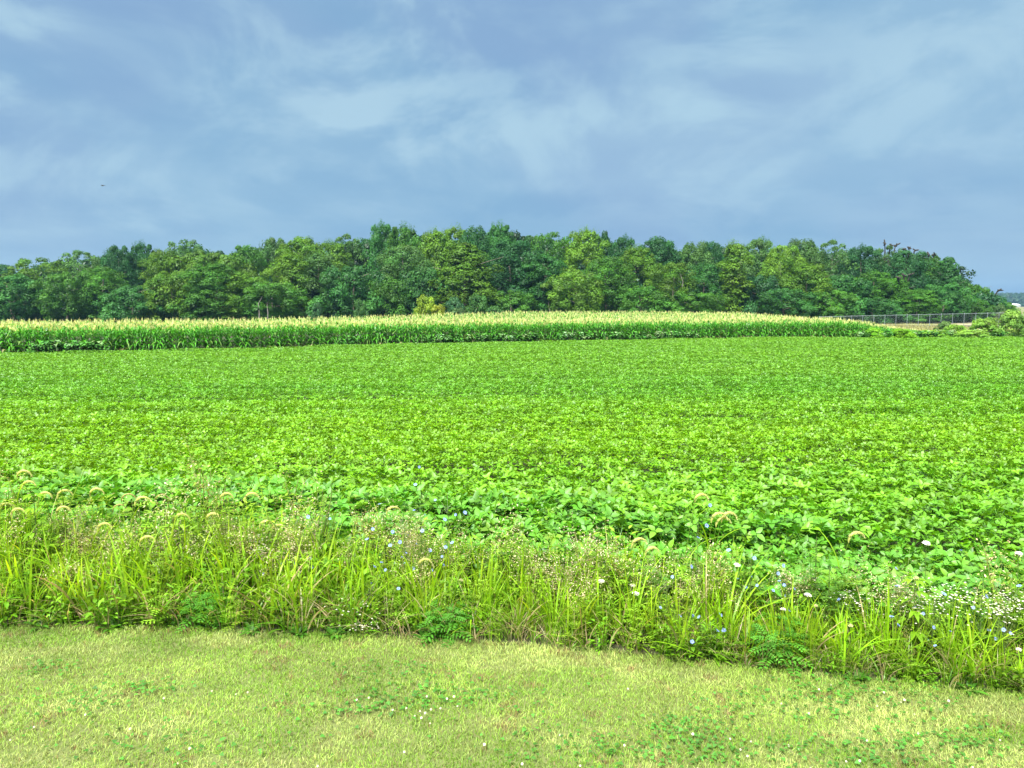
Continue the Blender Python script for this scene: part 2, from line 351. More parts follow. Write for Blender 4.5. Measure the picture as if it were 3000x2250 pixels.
def soy_col(x, y):
    n = len(x)
    dark = np.array((.085, .285, .013)); yel = np.array((.165, .365, .005)); far = np.array((.115, .300, .016))
    f = np.exp(-((y - 15.5 - 2 * (fbm(x * .08, y * .1, 31, 2) - .5)) / 5.5) ** 2) * .85 + .55 * (fbm(x * .10, y * .35, 41, 3) - .45) + .5 * (fbm(x * .025, y * .55, 47, 2) - .5) + .16
    f = (np.clip(f, 0, 1) + rng.normal(0, .14, n)).clip(0, 1)[:, None]
    g = sstep(18, 34, y)[:, None]
    c = (dark * (1 - g) + far * g) * (1 - f) + yel * f
    return c * .96 * jit(n, .24, .07)
def soy():
    # 300 nearest plants, one object each, eight meshes
    protos = []
    for v in range(8):
        p = PB(); n = 52
        az = np.arange(n) * 2.4 + rng.uniform(0, 1, n); r = .27 * np.sqrt(rng.uniform(.01, 1, n)); hz = .53 - rng.uniform(0, 1, n) ** 1.5 * .26
        P = np.stack((np.cos(az) * r, np.sin(az) * r, hz), 1)
        c = np.array((.100, .300, .018))[None] * jit(n, .3, .1); c[::4] *= (1.5, 1.15, .6)
        p.merge(scatter(TRI, P, rotm(az - math.pi / 2 + rng.normal(0, .5, n), rng.uniform(.0, .95, n), rng.uniform(0, 6.28, n), rng.uniform(.7, 1.08, n)), c))
        p.tube([(0, 0, 0), (.01, 0, .2), (0, .01, .42)], [.006, .005, .003], 5, (.10, .17, .04))
        protos.append(mesh('soybean_plant', p.arr(), M_SOY, True))
    k = 0; taken = 0
    ys = 0
    while k < 300:
        x = -6.6 + (ys % 2) * .15
        while x < 6.6 and k < 300:
            yy = soy_near(x) + .08 + ys * .30
            if abs(x) < .70 * yy + .35:
                X, Y = x + random.uniform(-.06, .06), yy + random.uniform(-.07, .07); s = random.uniform(.92, 1.12) * (float(soy_h(X, Y)) / .5)
                o = obj('soybean_plant', protos[k % 8], None, (X, Y, -.02), random.uniform(0, 6.28), (s, s, s)); k += 1
                tag(o, 'leafy soybean plant in the rows nearest the weed strip', 'soybean plant', 'soybean plants along the near edge of the field')
            x += .30
        ys += 1
    y0 = (ys - 1) * .30
    aa = []
    def band(ya, yb, rho, pr, s0, s1):
        n = int(rho * (yb - ya) * (1.56 * (ya + yb) / 2 + 6.4))
        y = np.sqrt(rng.uniform(ya * ya, yb * yb, n)); x = (y * .78 + 3.2) * rng.uniform(-1, 1, n)
        ok = (y < soy_far(x) + .3) & (y > soy_near(x) + np.where(np.abs(x) < np.minimum(6.4, .70 * y + .2), y0 - .12, 0)); x, y = x[ok], y[ok]; n = len(x)
        h = soy_h(x, y); z = H(x, y) + h - rng.uniform(0, 1, n) ** 1.7 * .30
        aa.append(scatter(pr, np.stack((x, y, z), 1), rotm(rng.uniform(0, 6.28, n), rng.uniform(.0, .95, n), rng.uniform(0, 6.28, n), rng.uniform(s0, s1, n)), soy_col(x, y)))
    band(6, 12, 290, TRI, .66, 1.04); band(12, 20, 360, TRIF, .5, .84); band(20, 32, 300, TRIF, .48, .80); band(32, 68, 170, TRIF, .58, .95)
    tag(obj('soybean_field', mesh('soybean_field', cat(*aa), M_SOY, True)), 'dense green soybean field between the weeds and the corn', 'soybean field', None, 'stuff')
soy()

# ------------------------------------------------------------------ corn
def corn_parts(seed, full=True):
    r = random.Random(seed); p = PB(); t = PB(); hh = 1.78
    if full: p.tube([(0, 0, 0), (.01, 0, .9), (0, .01, hh)], [.014, .012, .008], 5, (.10, .20, .03))
    n = 14 if full else 4; a0 = r.uniform(0, 6.28)
    for i in range(n):
        z = .22 + 1.45 * i / (n - 1) if full else 1.3 + .42 * i / 3
        az = a0 + math.pi * i + r.uniform(-.5, .5); L = r.uniform(.55, .85) * (1 if i < n - 3 else .8); lean = r.uniform(.35, .75) if i > n * .5 else r.uniform(.65, 1.1)
        d = np.array((math.cos(az), math.sin(az), 0)); tt = np.linspace(0, 1, 6)
        pts = np.array((0, 0, z)) + d * (L * lean * tt)[:, None] + np.array((0, 0, 1.)) * (L * (1.0 * tt - (.45 + .75 * lean) * tt ** 2.2))[:, None]
        g = np.array((.056, .250, .010)) * r.uniform(.75, 1.25)
        if full and i < 3 and r.random() < .3: g = np.array((.34, .36, .16)) * r.uniform(.7, 1.1)
        elif r.random() < .16: g = np.array((.13, .27, .05))
        p.ribbon(pts, np.array((.05, .095, .10, .085, .05, .006)), np.array((-d[1], d[0], r.uniform(-.3, .3))), g, g * (1.25, 1.15, 1.))
    c = np.array((.60, .61, .27)) * r.uniform(.85, 1.15)
    nb = 8 if full else 4
    for i in range(nb + 1):
        az = r.uniform(0, 6.28); lean = 0.05 if i == 0 else r.uniform(.25, .8); L = .38 if i == 0 else r.uniform(.18, .30)
        pts = wcurve((0, 0, hh - .02 + (0 if i == 0 else r.uniform(0, .12))), az, L, lean, 4)
        wv = .022 if full else .035
        t.ribbon(pts, (wv * .5, wv, wv, wv * .3), (math.cos(az + 1.57), math.sin(az + 1.57), 0), c * (.8, .95, .8), c)
    return p.arr(), t.arr()
CORN_X = 38.0
def corn_front(x): return soy_far(x) + .75
def corn_ok(x, y): return x < CORN_X + 1.2 * np.sin(y * .25) + (y - 64) * .02
def corn():
    vs = [corn_parts(s) for s in range(8)]
    ms = [(mesh('corn_plant', a, M_CORN, True), mesh('tassel', b, M_DRY)) for a, b in vs]
    n = 300; xs = np.linspace(-36, 37.5, n)
    for i, x in enumerate(xs):
        x = float(x + random.uniform(-.05, .05)); y = float(corn_front(x)) + random.uniform(-.08, .1); s = random.uniform(.93, 1.06) * (1 - .5 * sstep(28, 38, x))
        b, tm = ms[i % 8]
        o = obj('corn_plant', b, None, (x, y, float(H(x, y))), random.uniform(0, 6.28), (s, s, s)); t = obj('tassel', tm, o)
        tag(o, 'tall green corn plant with pale tassel in the front row of the cornfield', 'corn plant', 'corn plants of the front row')
    aa, bb = [], []
    def row(off, step, pr, prt):
        x = np.arange(-62, 42, step); x = x + rng.uniform(-.5, .5, len(x)) * step; y = corn_front(x) + off + rng.normal(0, .07, len(x))
        k = corn_ok(x, y) & (np.abs(x) < .80 * y) & (y < np.interp(x, (-48, -25, 2), (57, 71, 106))); x, y = x[k], y[k]
        if off < .1:
            k = (x < -36.2); x, y = x[k], y[k]
        if not len(x): return
        idx = rng.integers(0, len(pr), len(x))
        hs = 1 - .5 * sstep(28, 38, x - (y - 64) * .06)
        for j in range(len(pr)):
            q = idx == j; m = q.sum()
            if not m: continue
            P = np.stack((x[q], y[q], H(x[q], y[q])), 1); M = rotm(rng.uniform(0, 6.28, m), None, None, rng.uniform(.87, 1.09, m) * hs[q])
            aa.append(scatter(pr[j], P, M, jit(m, .18, .06))); bb.append(scatter(prt[j], P, M, jit(m, .28, .08)))
    full = [v[0] for v in vs[:4]]; ft = [v[1] for v in vs[:4]]
    top = [corn_parts(s, False) for s in range(20, 24)]
    for i in range(4): row(.0 if i == 0 else .38 * i, .2, full, ft)
    for i in range(4, 12): row(.38 * 3 + .6 * (i - 3), .22, [v[0] for v in top], [v[1] for v in top])
    for i in range(0, 34): row(6.6 + 1.15 * i, .34, [v[0] for v in top], [v[1] for v in top])
    a = cat(*aa); o = obj('corn_field', mesh('corn_field', a, M_CORN, True)); tag(o, 'broad field of tasselled corn behind its front row', 'cornfield', None, 'stuff')
    t = obj('tassels', mesh('tassels', cat(*bb), M_DRY), o); t['kind'] = 'stuff'
corn()

# ------------------------------------------------------------------ trees
def crown(seed, nb, shape, card=.35, per=165, cr=1.75, W=12., Hh=17., low=.06):
    r = np.random.default_rng(seed); P, Nn, S, C = [], [], [], []
    def prof(t):
        if shape == 'round': return np.sqrt(np.clip(1 - ((t - .52) / .50) ** 2, 0, 1)) ** .8
        if shape == 'dome': return np.sqrt(np.clip(1 - ((t - .40) / .62) ** 2, 0, 1))
        if shape == 'oval': return np.sqrt(np.clip(1 - ((t - .45) / .58) ** 2, 0, 1)) ** .75 * (1 - .15 * t)
        if shape == 'column': return (.75 + .25 * np.sin(t * 16 + seed)) * np.clip((1.04 - t) / .25, 0, 1) ** .5
        if shape == 'peak': return np.clip(1.06 - t, 0, 1) ** .75
    t = low + (1 - low) * (np.arange(nb) + r.uniform(0, 1, nb)) / nb
    az = np.arange(nb) * 2.39996 + r.uniform(-.4, .4, nb); rad = prof(t) * (W / 2 - cr * .55) * (r.uniform(.55, 1.05, nb) if shape != 'column' else r.uniform(.3, 1, nb))
    lump = 1 + .22 * np.sin(az * 3 + t * 9 + seed)
    for i in range(nb):
        c = np.array((math.cos(az[i]) * rad[i] * lump[i], math.sin(az[i]) * rad[i] * lump[i], t[i] * (Hh - cr * .6) ))
        b = cr * r.uniform(.6, 1.2) * (1 - .35 * (t[i] > .9)); n = int(per * 1.15 * r.uniform(.7, 1.3))
        v = r.normal(size=(n, 3)); v[:, 2] = np.abs(v[:, 2]) * .9 - .35; v += .35 * np.append(c[:2] / (W / 2), 0); v /= np.linalg.norm(v, axis=1)[:, None]
        rr = b * r.uniform(.62, 1.08, n)[:, None]
        p = c + v * rr * (1, 1, .92); p[:, 2] += -.12 * b
        P.append(p); Nn.append(v + r.normal(0, .33, (n, 3)) + (0, 0, .3)); S.append(card * r.uniform(.6, 1.35, n)); C.append(np.full((n, 1), r.uniform(.8, 1.22)) * (1 + r.uniform(-.18, .18, (n, 1))) * (1 + r.uniform(-.06, .06, 3) + np.array((.1, .05, 0)) * r.uniform(-1, 1)))
    if shape in ('oval', 'column'):      # upright leading shoots
        for _ in range(26 if shape == 'oval' else 10):
            a_, q = r.uniform(0, 6.28), r.uniform(0, .42) ** .8; n = 34; s = r.uniform(0, 1, n)
            c = np.stack((math.cos(a_) * q * W * .5 + r.normal(0, .16, n), math.sin(a_) * q * W * .5 + r.normal(0, .16, n), Hh * (.93 - .34 * q * q) + s * r.uniform(.8, 2.1)), 1)
            P.append(c); Nn.append(r.normal(0, 1, (n, 3))); S.append(card * .75 * (1.2 - .7 * s)); C.append(np.ones((n, 3)) * 1.1)
    P = np.concatenate(P); Nn = np.concatenate(Nn); S = np.concatenate(S); C = np.concatenate(C)
    Nn /= np.linalg.norm(Nn, axis=1)[:, None]; n = len(P)
    u = np.cross(Nn, r.normal(size=(n, 3))); u /= np.linalg.norm(u, axis=1)[:, None]; v = np.cross(Nn, u)
    e = S[:, None]; V = np.stack((P - u * e * .55, P - v * e * .34 - Nn * e * .12, P + u * e * .55, P + v * e * .34 - Nn * e * .12), 1).reshape(-1, 3)
    Q = np.arange(4 * n).reshape(-1, 4)
    return (V, Q, np.zeros((0, 3), np.int64), np.repeat(C, 4, 0))
def trunk(seed, W=12., Hh=17., rad=.24):
    r = random.Random(seed); p = PB(); g = (1, 1, 1)
    top = (r.uniform(-.6, .6), r.uniform(-.6, .6), Hh * .8)
    p.tube([(0, 0, -.3), (.05, .03, Hh * .12), (top[0] * .4, top[1] * .4, Hh * .42), top], [rad * 1.35, rad, rad * .7, .05], 8, g)
    for i in range(7):
        z = Hh * (.16 + .08 * i); az = i * 2.4 + r.uniform(-.4, .4); L = W * .42 * r.uniform(.6, 1)
        b = np.array((top[0] * .4 * z / (Hh * .42), top[1] * .4 * z / (Hh * .42), z)) if z < Hh * .42 else np.array((top[0] * .6, top[1] * .6, z))
        d = np.array((math.cos(az), math.sin(az), 0))
        p.tube([b, b + d * L * .5 + (0, 0, L * .28), b + d * L + (0, 0, L * .5)], [rad * .45, rad * .28, .03], 5, g)
    return p.arr()
SH = {'round': [crown(1, 84, 'round'), crown(2, 92, 'round', cr=1.6)], 'dome': [crown(3, 88, 'dome', cr=1.7), crown(4, 96, 'dome', cr=1.5)],
      'oval': [crown(5, 84, 'oval', cr=1.65), crown(6, 90, 'oval', cr=1.5)], 'column': [crown(7, 40, 'column', W=6., cr=1.35)],
      'peak': [crown(8, 72, 'peak', cr=1.5)], 'low': [crown(11, 70, 'dome', W=12, Hh=9, cr=1.5), crown(12, 76, 'round', W=12, Hh=9.5, cr=1.35), crown(13, 72, 'dome', W=12, Hh=8, cr=1.3)], 'airy': [crown(9, 62, 'round', per=95, cr=1.4, low=.1), crown(10, 66, 'dome', per=85, cr=1.4, low=.1)]}
SHM = {k: [mesh('crown', a, M_TREE) for a in v] for k, v in SH.items()}
TRM = [mesh('trunk', trunk(s), M_BARK, True) for s in range(3)]
TONE = {'dk': (.028, .108, .026), 'gr': (.052, .160, .015), 'ol': (.076, .174, .013), 'br': (.094, .205, .015), 'gy': (.062, .150, .030), 'bg': (.037, .138, .024)}
TREES = [
 # px, top y, width px, depth, tone, shape, label
 (10, 765, 70, 156, 'dk', 'round', 'dark tree cut by the left picture edge with a small knob-like top'),
 (30, 805, 150, 140, 'bg', 'dome', 'bluish green tree filling the lower left corner of the wood'),
 (112, 748, 150, 150, 'ol', 'airy', 'olive topped tree with bright sky gaps low on its left side'),
 (235, 724, 130, 158, 'gy', 'airy', 'airy grey green tree with lacy top and sky showing through'),
 (190, 800, 120, 138, 'gr', 'dome', 'low yellowish green tree below the lacy grey green tree'),
 (290, 775, 120, 142, 'gr', 'round', 'mid green front tree just right of the low yellowish one at the left'),
 (345, 706, 75, 152, 'dk', 'round', 'dark round headed tree standing first above the left slope of the treeline'),
 (412, 703, 80, 156, 'dk', 'oval', 'dark narrow tree right beside the dark round headed one'),
 (385, 812, 130, 137, 'bg', 'dome', 'blue green front tree with drooping low boughs left of the olive dome'),
 (478, 722, 100, 147, 'ol', 'round', 'small olive crown on the left shoulder of the broad yellow green dome'),
 (540, 690, 110, 160, 'gy', 'airy', 'grey green tree peeping over the broad yellow green dome'),
 (600, 692, 190, 150, 'ol', 'dome', 'broad yellow green dome, the widest sunlit crown left of centre'),
 (505, 785, 140, 140, 'ol', 'dome', 'layered olive tree under the broad yellow green dome, front left'),
 (625, 765, 150, 138, 'gr', 'oval', 'mid green front tree in the middle under the broad dome'),
 (720, 706, 90, 154, 'gr', 'round', 'medium green crown in the dip right of the broad yellow green dome'),
 (715, 790, 130, 138, 'ol', 'oval', 'yellowish leaning front tree near the dip right of the broad dome'),
 (805, 682, 80, 160, 'gy', 'round', 'small greyish crown at the back between the two olive tops'),
 (882, 682, 120, 152, 'ol', 'dome', 'russet olive crown with a rounded top left of the lacy pale tree'),
 (850, 735, 130, 145, 'br', 'oval', 'bright fresh green tree with upright shoots below the russet olive crown'),
 (795, 825, 150, 136, 'gr', 'dome', 'low green front tree with two pale trunks under it'),
 (930, 735, 120, 146, 'gy', 'oval', 'grey green tree between the bright shoots and the oak-like dome'),
 (1010, 674, 110, 164, 'gy', 'airy', 'lacy pale tree with thin twigs against the sky'),
 (960, 700, 120, 156, 'ol', 'oval', 'green gold tree behind the oak-like dome'),
 (1030, 742, 150, 138, 'bg', 'dome', 'oak-like dome with long pale level boughs above a dark hollow'),
 (1120, 644, 90, 156, 'bg', 'oval', 'tall spiky topped tree, first of the high central crowns'),
 (1185, 650, 100, 154, 'gr', 'oval', 'high green tree just right of the first spiky central crown'),
 (1190, 705, 130, 144, 'gy', 'round', 'large grey green tree in front of the high central crowns'),
 (1130, 800, 110, 138, 'gr', 'round', 'dense front tree right of the dark hollow, left of the yellow bush'),
 (1275, 664, 110, 152, 'br', 'oval', 'bright green tree with bristling shoots left of the dark central head'),
 (1335, 655, 100, 158, 'br', 'oval', 'tall pale green tree with bristly top touching the dark central head'),
 (1240, 770, 130, 142, 'bg', 'round', 'blue green tree behind the yellow bush'),
 (1388, 652, 90, 150, 'dk', 'round', 'dark rounded head standing above the peaked olive tree'),
 (1362, 700, 205, 139, 'ol', 'peak', 'peaked olive gold tree draped like a tent over a dark hollow'),
 (1462, 645, 90, 154, 'bg', 'oval', 'dark tree with a sharp spiky tip, highest right of centre'),
 (1500, 692, 150, 145, 'dk', 'round', 'big dark tree right of the peaked olive gold tree'),
 (1500, 830, 120, 137, 'gr', 'dome', 'low front tree at the right foot of the peaked olive gold tree'),
 (1610, 668, 120, 154, 'gr', 'airy', 'green tree with flat spreading twigs on top, right of the dark spiky one'),
 (1590, 735, 130, 143, 'bg', 'dome', 'layered blue green tree with a thin bare trunk showing'),
 (1715, 662, 120, 150, 'br', 'oval', 'bright green tree with a fan of upright shoots, highest right of the wood middle'),
 (1773, 664, 60, 160, 'dk', 'peak', 'small dark pointed top right beside the fan of bright shoots'),
 (1690, 795, 140, 137, 'ol', 'dome', 'front tree with rusty olive upper leaves in the wood middle'),
 (1780, 745, 130, 142, 'gr', 'round', 'green tree between the rusty olive tree and the yellowish crown'),
 (1830, 684, 80, 156, 'dk', 'oval', 'narrow dark tree with thin tip left of the smooth dark dome'),
 (1865, 715, 110, 148, 'ol', 'oval', 'yellowish crown below the two thin dark tips'),
 (1930, 684, 120, 154, 'dk', 'dome', 'smooth dark dome right of the two thin dark tips'),
 (1880, 830, 130, 137, 'gr', 'dome', 'low dense front tree below the yellowish crown'),
 (1970, 758, 110, 140, 'ol', 'round', 'yellow green tree with a pale snag stub at its side'),
 (2035, 700, 100, 156, 'gy', 'round', 'greyish crown between the smooth dark dome and the golden column'),
 (2060, 765, 110, 142, 'bg', 'oval', 'blue green tree left of the golden column'),
 (2030, 855, 140, 136, 'gr', 'dome', 'low front tree with yellowish rim left of the golden column foot'),
 (2085, 694, 60, 160, 'dk', 'round', 'small dark knob of a tree at the back left of the golden column'),
 (2152, 702, 85, 139, 'br', 'column', 'tall golden green column of leaves reaching almost to the corn'),
 (2230, 690, 100, 154, 'gy', 'oval', 'grey green pointed tree between the golden column and the lime crown'),
 (2225, 775, 130, 142, 'dk', 'dome', 'dark tree in front between the golden column and the lime crown'),
 (2292, 706, 95, 146, 'br', 'round', 'lime green crown, the brightest tree on the right half'),
 (2350, 690, 110, 158, 'gy', 'round', 'greyish tree behind the lime green crown'),
 (2365, 765, 120, 141, 'ol', 'oval', 'olive front tree at the lower right of the lime green crown'),
 (2435, 692, 110, 154, 'gy', 'airy', 'tree with pale airy tips, last high crown before the right slope'),
 (2300, 845, 130, 137, 'bg', 'dome', 'low blue green front tree below the lime green crown'),
 (2460, 775, 140, 142, 'bg', 'round', 'large blue green tree under the pale airy tips'),
 (2530, 712, 100, 154, 'dk', 'oval', 'dark tree on the right slope left of the pale loose tree'),
 (2430, 850, 120, 137, 'gr', 'dome', 'low front tree behind the left end of the fence'),
 (2600, 708, 80, 156, 'gy', 'airy', 'pale loose tree next to the knobby dead top'),
 (2560, 790, 120, 143, 'gr', 'oval', 'yellowish green tree with pointed top under the pale loose tree'),
 (2655, 722, 110, 150, 'dk', 'round', 'dark tree with knobby bare dead top on the right slope'),
 (2560, 855, 130, 139, 'bg', 'dome', 'low blue green tree behind the middle of the fence'),
 (2640, 800, 90, 142, 'gr', 'peak', 'pointed green tree below the knobby dead top'),
 (2712, 738, 100, 154, 'gr', 'round', 'green crown right of the knobby dead top'),
 (2690, 845, 110, 140, 'gr', 'oval', 'low bright edged front tree in the middle of the right slope'),
 (2780, 744, 110, 150, 'bg', 'peak', 'pointed tree making the last peak of the wood'),
 (2765, 830, 120, 142, 'bg', 'dome', 'low dark front tree under the last peak of the wood'),
 (2845, 808, 100, 150, 'gr', 'round', 'sloping crown right of the last peak'),
 (2850, 870, 90, 143, 'gr', 'dome', 'small front tree behind the right end of the fence'),
 (2935, 884, 70, 146, 'gr', 'dome', 'lowest small tree beyond the black snag, ending the wood'),
 (2900, 845, 80, 148, 'dk', 'round', 'last small dark tree at the right end with a bare black snag'),
]
def trees():
    for i, (px, yt, wp, Y, tone, shp, lab) in enumerate(TREES):
        p = at_y(px, yt, Y); g = float(H(p[0], Y)); h = p[2] - g; wd = wp / F * Y * 1.42
        o = empty('tree', (p[0], Y, g), lab, 'tree', 'trees of the wood behind the corn')
        if shp in ('dome', 'round') and h / wd < .95: shp = 'low'
        vs = SHM[shp]; me = vs[i % len(vs)]; W0 = 6. if shp == 'column' else 12.
        c = obj('crown', me, o, (0, 0, 0), (i * 1.9) % 6.28, (wd / W0, wd / W0, h / (9.2 if shp == 'low' else 17.3)))
        k = np.array(TONE[tone]) * (1 + .10 * math.sin(i * 2.7)); c.color = (*k, 1)
        t = obj('trunk', TRM[i % 3], o, (0, 0, 0), i * 1.3, (wd / 12, wd / 12, h / 17.3))
        if 'pale trunks' in lab or 'bare trunk' in lab or 'snag stub' in lab:
            for j in range(2 if 'trunks' in lab else 1):
                zb = h * .55 if 'stub' in lab else 0; xx = (j - .5) * 1.5 if 'trunks' in lab else 1.; rr_ = wd * .40; q_ = .5 if 'stub' in lab else 1.
                b = PB(); b.tube([(xx, -rr_, zb), (xx + .15, -rr_, zb + 1.9 * q_), (xx - .1, -rr_ * .9, zb + 3.6 * q_), (xx, -rr_ * .5, zb + 5 * q_)], [.12 * q_, .10 * q_, .08 * q_, .04], 7, (1, 1, 1)); obj('pale_trunk', mesh('pale_trunk', b.arr(), M_PALEBARK), o)
        if 'dead top' in lab or 'black snag' in lab:
            b = PB(); r = random.Random(i)
            for j in range(3 if 'dead' in lab else 1):
                x0 = (j - 1.) * 1.1 if 'dead' in lab else .9; zt = h + r.uniform(-1.0, -.3)
                b.tube([(x0 * .3, 0, h * .6), (x0 * .8, -1, h * .85), (x0, -1.2, zt)], [.2, .14, .08], 5, (1, 1, 1))
                for q in range(9):
                    a_ = np.array((x0, -1.2, zt)); d_ = np.array((r.gauss(0, 1), r.gauss(0, 1), r.gauss(0, .8))); b.tube([a_, a_ + d_ * .22, a_ + d_ * .32], [.10, .15, .04], 4, (1, 1, 1))
            d = obj('dead_branch', mesh('dead_branch', b.arr(), M_DEAD), o)
M_PALEBARK = ground_mat('pale_bark', ((.13, .125, .10), (.19, .18, .145), (.10, .095, .08)), 3.)
M_DEAD = ground_mat('dead_wood', ((.025, .024, .018), (.045, .042, .03), (.03, .028, .02)), 4.)
trees()
# shrubs at the wood edge and on the right
SHRUB = [mesh('shrub_foliage', crown(50 + s, 34, 'dome', card=.34, per=95, cr=.95, W=5.2, Hh=4.6, low=.0), M_TREE) for s in range(3)]
STEMS = mesh('stem', trunk(9, 5.2, 4.6, .07), M_BARK, True)
def shrub(px, yt, wp, Y, col, lab, i, name='shrub'):
    p = at_y(px, yt, Y); g = float(H(p[0], Y)); h = p[2] - g; wd = wp / F * Y
    o = empty(name, (p[0], Y, g), lab, 'shrub'); f = obj('foliage', SHRUB[i % 3], o, None, i * 2.1, (wd / 5.6, wd / 5.6, h / 4.75)); f.color = (*col, 1)
    obj('stem', STEMS, o, None, i, (wd / 5.2, wd / 5.2, h / 4.6))
for i, a in enumerate((
    (1245, 857, 72, 124, (.20, .33, .02), 'large yellow leaved bush standing in front of the dark wood'),
    (1285, 886, 56, 120, (.23, .30, .02), 'small yellow leaved bush at the right foot of the larger one'),
    (1332, 862, 62, 127, (.045, .13, .045), 'blue green bush right of the two yellow bushes'),
    (1398, 852, 75, 127, (.055, .16, .03), 'round mid green bush below the peaked olive gold tree'),
    (1345, 897, 60, 121, (.07, .15, .04), 'low olive bush between the yellow bushes and the round green bush'),
    (1450, 890, 60, 124, (.05, .14, .03), 'low green bush right of the round mid green bush'),
    (1055, 868, 44, 126, (.06, .17, .035), 'umbrella shaped sapling in the dark hollow under the oak-like dome'),
    (930, 880, 40, 127, (.045, .13, .04), 'small sapling left of the umbrella shaped one'),
    (2932, 885, 40, 140, (.06, .13, .035), 'rounded shrub past the right end of the wood'),
    (2945, 908, 60, 132, (.10, .14, .05), 'low olive bush at the right end of the fence'),
)): shrub(*a, i)
M_PALE = M_TREE
for i, a in enumerate((
    (2640, 958, 80, 66, (.16, .37, .015), 'low yellow green weed bush where the corn ends'),
    (2730, 962, 110, 67, (.16, .34, .025), 'pale green weed bush right of the corn end'),
    (2770, 935, 56, 74, (.10, .19, .05), 'dark green bushy weed on the sandy bank'),
    (2800, 945, 80, 68, (.17, .35, .035), 'pale feathery bush left of the tallest mound at the right'),
    (2885, 925, 85, 68, (.17, .33, .04), 'tall pale feathery mound near the right picture edge'),
    (2965, 898, 90, 69, (.17, .32, .05), 'tallest pale feathery bush close to the right picture edge'),
    (3035, 895, 110, 66, (.12, .26, .04), 'dark hearted bush cut by the right picture edge'),
    (2850, 962, 110, 65, (.20, .38, .05), 'low bright green bush in front of the pale mound'),
    (2560, 955, 70, 66, (.15, .36, .018), 'low green weed bush at the last corn plants'),
)): shrub(*a, i + 3, 'weed_bush')
def woods_floor():
    c = crown(70, 22, 'dome', card=.5, per=60, cr=1.6, W=8, Hh=5, low=0.)
    n = 150; x = np.linspace(-125, 92, n) + rng.uniform(-1, 1, n); y = np.where(np.arange(n) % 2, 148, 166.) + rng.uniform(-2, 2, n)
    k = x < 95; x, y = x[k], y[k]; n = len(x)
    a = scatter(c, np.stack((x, y, H(x, y)), 1), rotm(rng.uniform(0, 6.28, n), None, None, np.stack((np.ones(n), np.ones(n), rng.uniform(.8, 2.1, n) * np.where(y > 155, 1.35, 1) * (1 - .4 * sstep(70, 92, x))), 1)), np.array((.018, .070, .022)) * jit(n, .2, .1))
    o = obj('forest_undergrowth', mesh('forest_undergrowth', a, M_WEED)); tag(o, 'dark undergrowth filling the wood between the trunks', 'undergrowth', None, 'stuff')
    tops = np.array(sorted((at_y(t[0], t[1], 168)[0], at_y(t[0], t[1], 168)[2]) for t in TREES if t[3] > 145)); n = 110
    x = np.linspace(-125, tops[-3, 0] - 4, n) + rng.uniform(-.6, .6, n); y = 168 + rng.uniform(-2.5, 4, n); zt = np.interp(x, tops[:, 0], tops[:, 1]) - rng.uniform(1.2, 3.2, n); g = H(x, y)
    c2 = crown(72, 60, 'round', card=.55, per=80, cr=1.8, W=10, Hh=14, low=.0)
    a = scatter(c2, np.stack((x, y, g), 1), rotm(rng.uniform(0, 6.28, n), None, None, np.stack((np.ones(n), np.ones(n), np.maximum(zt - g, 4) / 14), 1)), np.array((.026, .088, .022)) * jit(n, .3, .15))
    tag(obj('wood_interior', mesh('wood_interior', a, M_WEED)), 'mass of crowns deeper inside the wood', 'woods', None, 'stuff')
    c = crown(71, 26, 'dome', card=1.1, per=50, cr=3.2, W=15, Hh=13, low=0.)
    n = 240; x = rng.uniform(560, 1320, n); y = 1200 + rng.uniform(-20, 120, n); z = H(x, y)
    s = 1.0 + .8 * fbm(x / 60, y * 0, 77, 3) + .5 * sstep(800, 850, x)
    a = scatter(c, np.stack((x, y, z), 1), rotm(rng.uniform(0, 6.28, n), None, None, s), np.array((.035, .095, .04)) * jit(n, .2, .08))
    tag(obj('distant_woods', mesh('distant_woods', a, M_WEED)), 'far blue wood on the horizon at the right', 'woods', None, 'stuff')
    # weeds at the foot of the corn, with pale broad leaves
    h = PB(); r = random.Random(5)
    for i in range(26):
        az, z = r.uniform(0, 6.28), r.uniform(.1, .95); d = np.array((math.cos(az), math.sin(az), r.uniform(-.2, .35)))
        h.leaf((d[0] * .1, d[1] * .1, z), d, (0, 0, 1), r.uniform(.16, .26), r.uniform(.12, .2), np.array((1, 1, 1)) * r.uniform(.7, 1.3), .12, .35)
    n = 700; x = rng.uniform(-30, 44, n); d_ = rng.beta(1.1, 2.4, n); y = soy_far(x) + .25 + d_ * .8
    dens = fbm(x * .22, x * 0 + 4, 15, 2); k = (dens > np.where(x > -12, .50, .68)) | (x > 30); x, y = x[k], y[k]; n = len(x)
    t = np.where((rng.uniform(0, 1, n) < .22)[:, None], np.array((.21, .36, .15)), np.array((.075, .235, .035))) * jit(n, .25, .1)
    a = scatter(h.arr(), np.stack((x, y, H(x, y)), 1), rotm(rng.uniform(0, 6.28, n), None, None, rng.uniform(.6, 1.25, n)), t)
    tag(obj('corn_edge_weeds', mesh('corn_edge_weeds', a, M_SOY)), 'low broad leaved weeds along the foot of the corn', 'weeds', None, 'stuff')
    # rough grass on the bank and at the right end
    n = 26000; x = rng.uniform(27, 75, n); y = soy_far(x) + .4 + (rng.uniform(0, 1, n) ** 1.5) * 75
    k = x < .8 * y; x, y = x[k], y[k]; n = len(x); f = np.clip(sstep(70, 100, y) + rng.normal(0, .2, n), 0, 1)[:, None]
    c_ = np.array((.15, .33, .03)) * (1 - f) + np.array((.36, .34, .14)) * f
    L = rng.uniform(.35, .95, n) * (1 - .55 * sstep(75, 95, y)); P = np.stack((x, y, H(x, y)), 1)
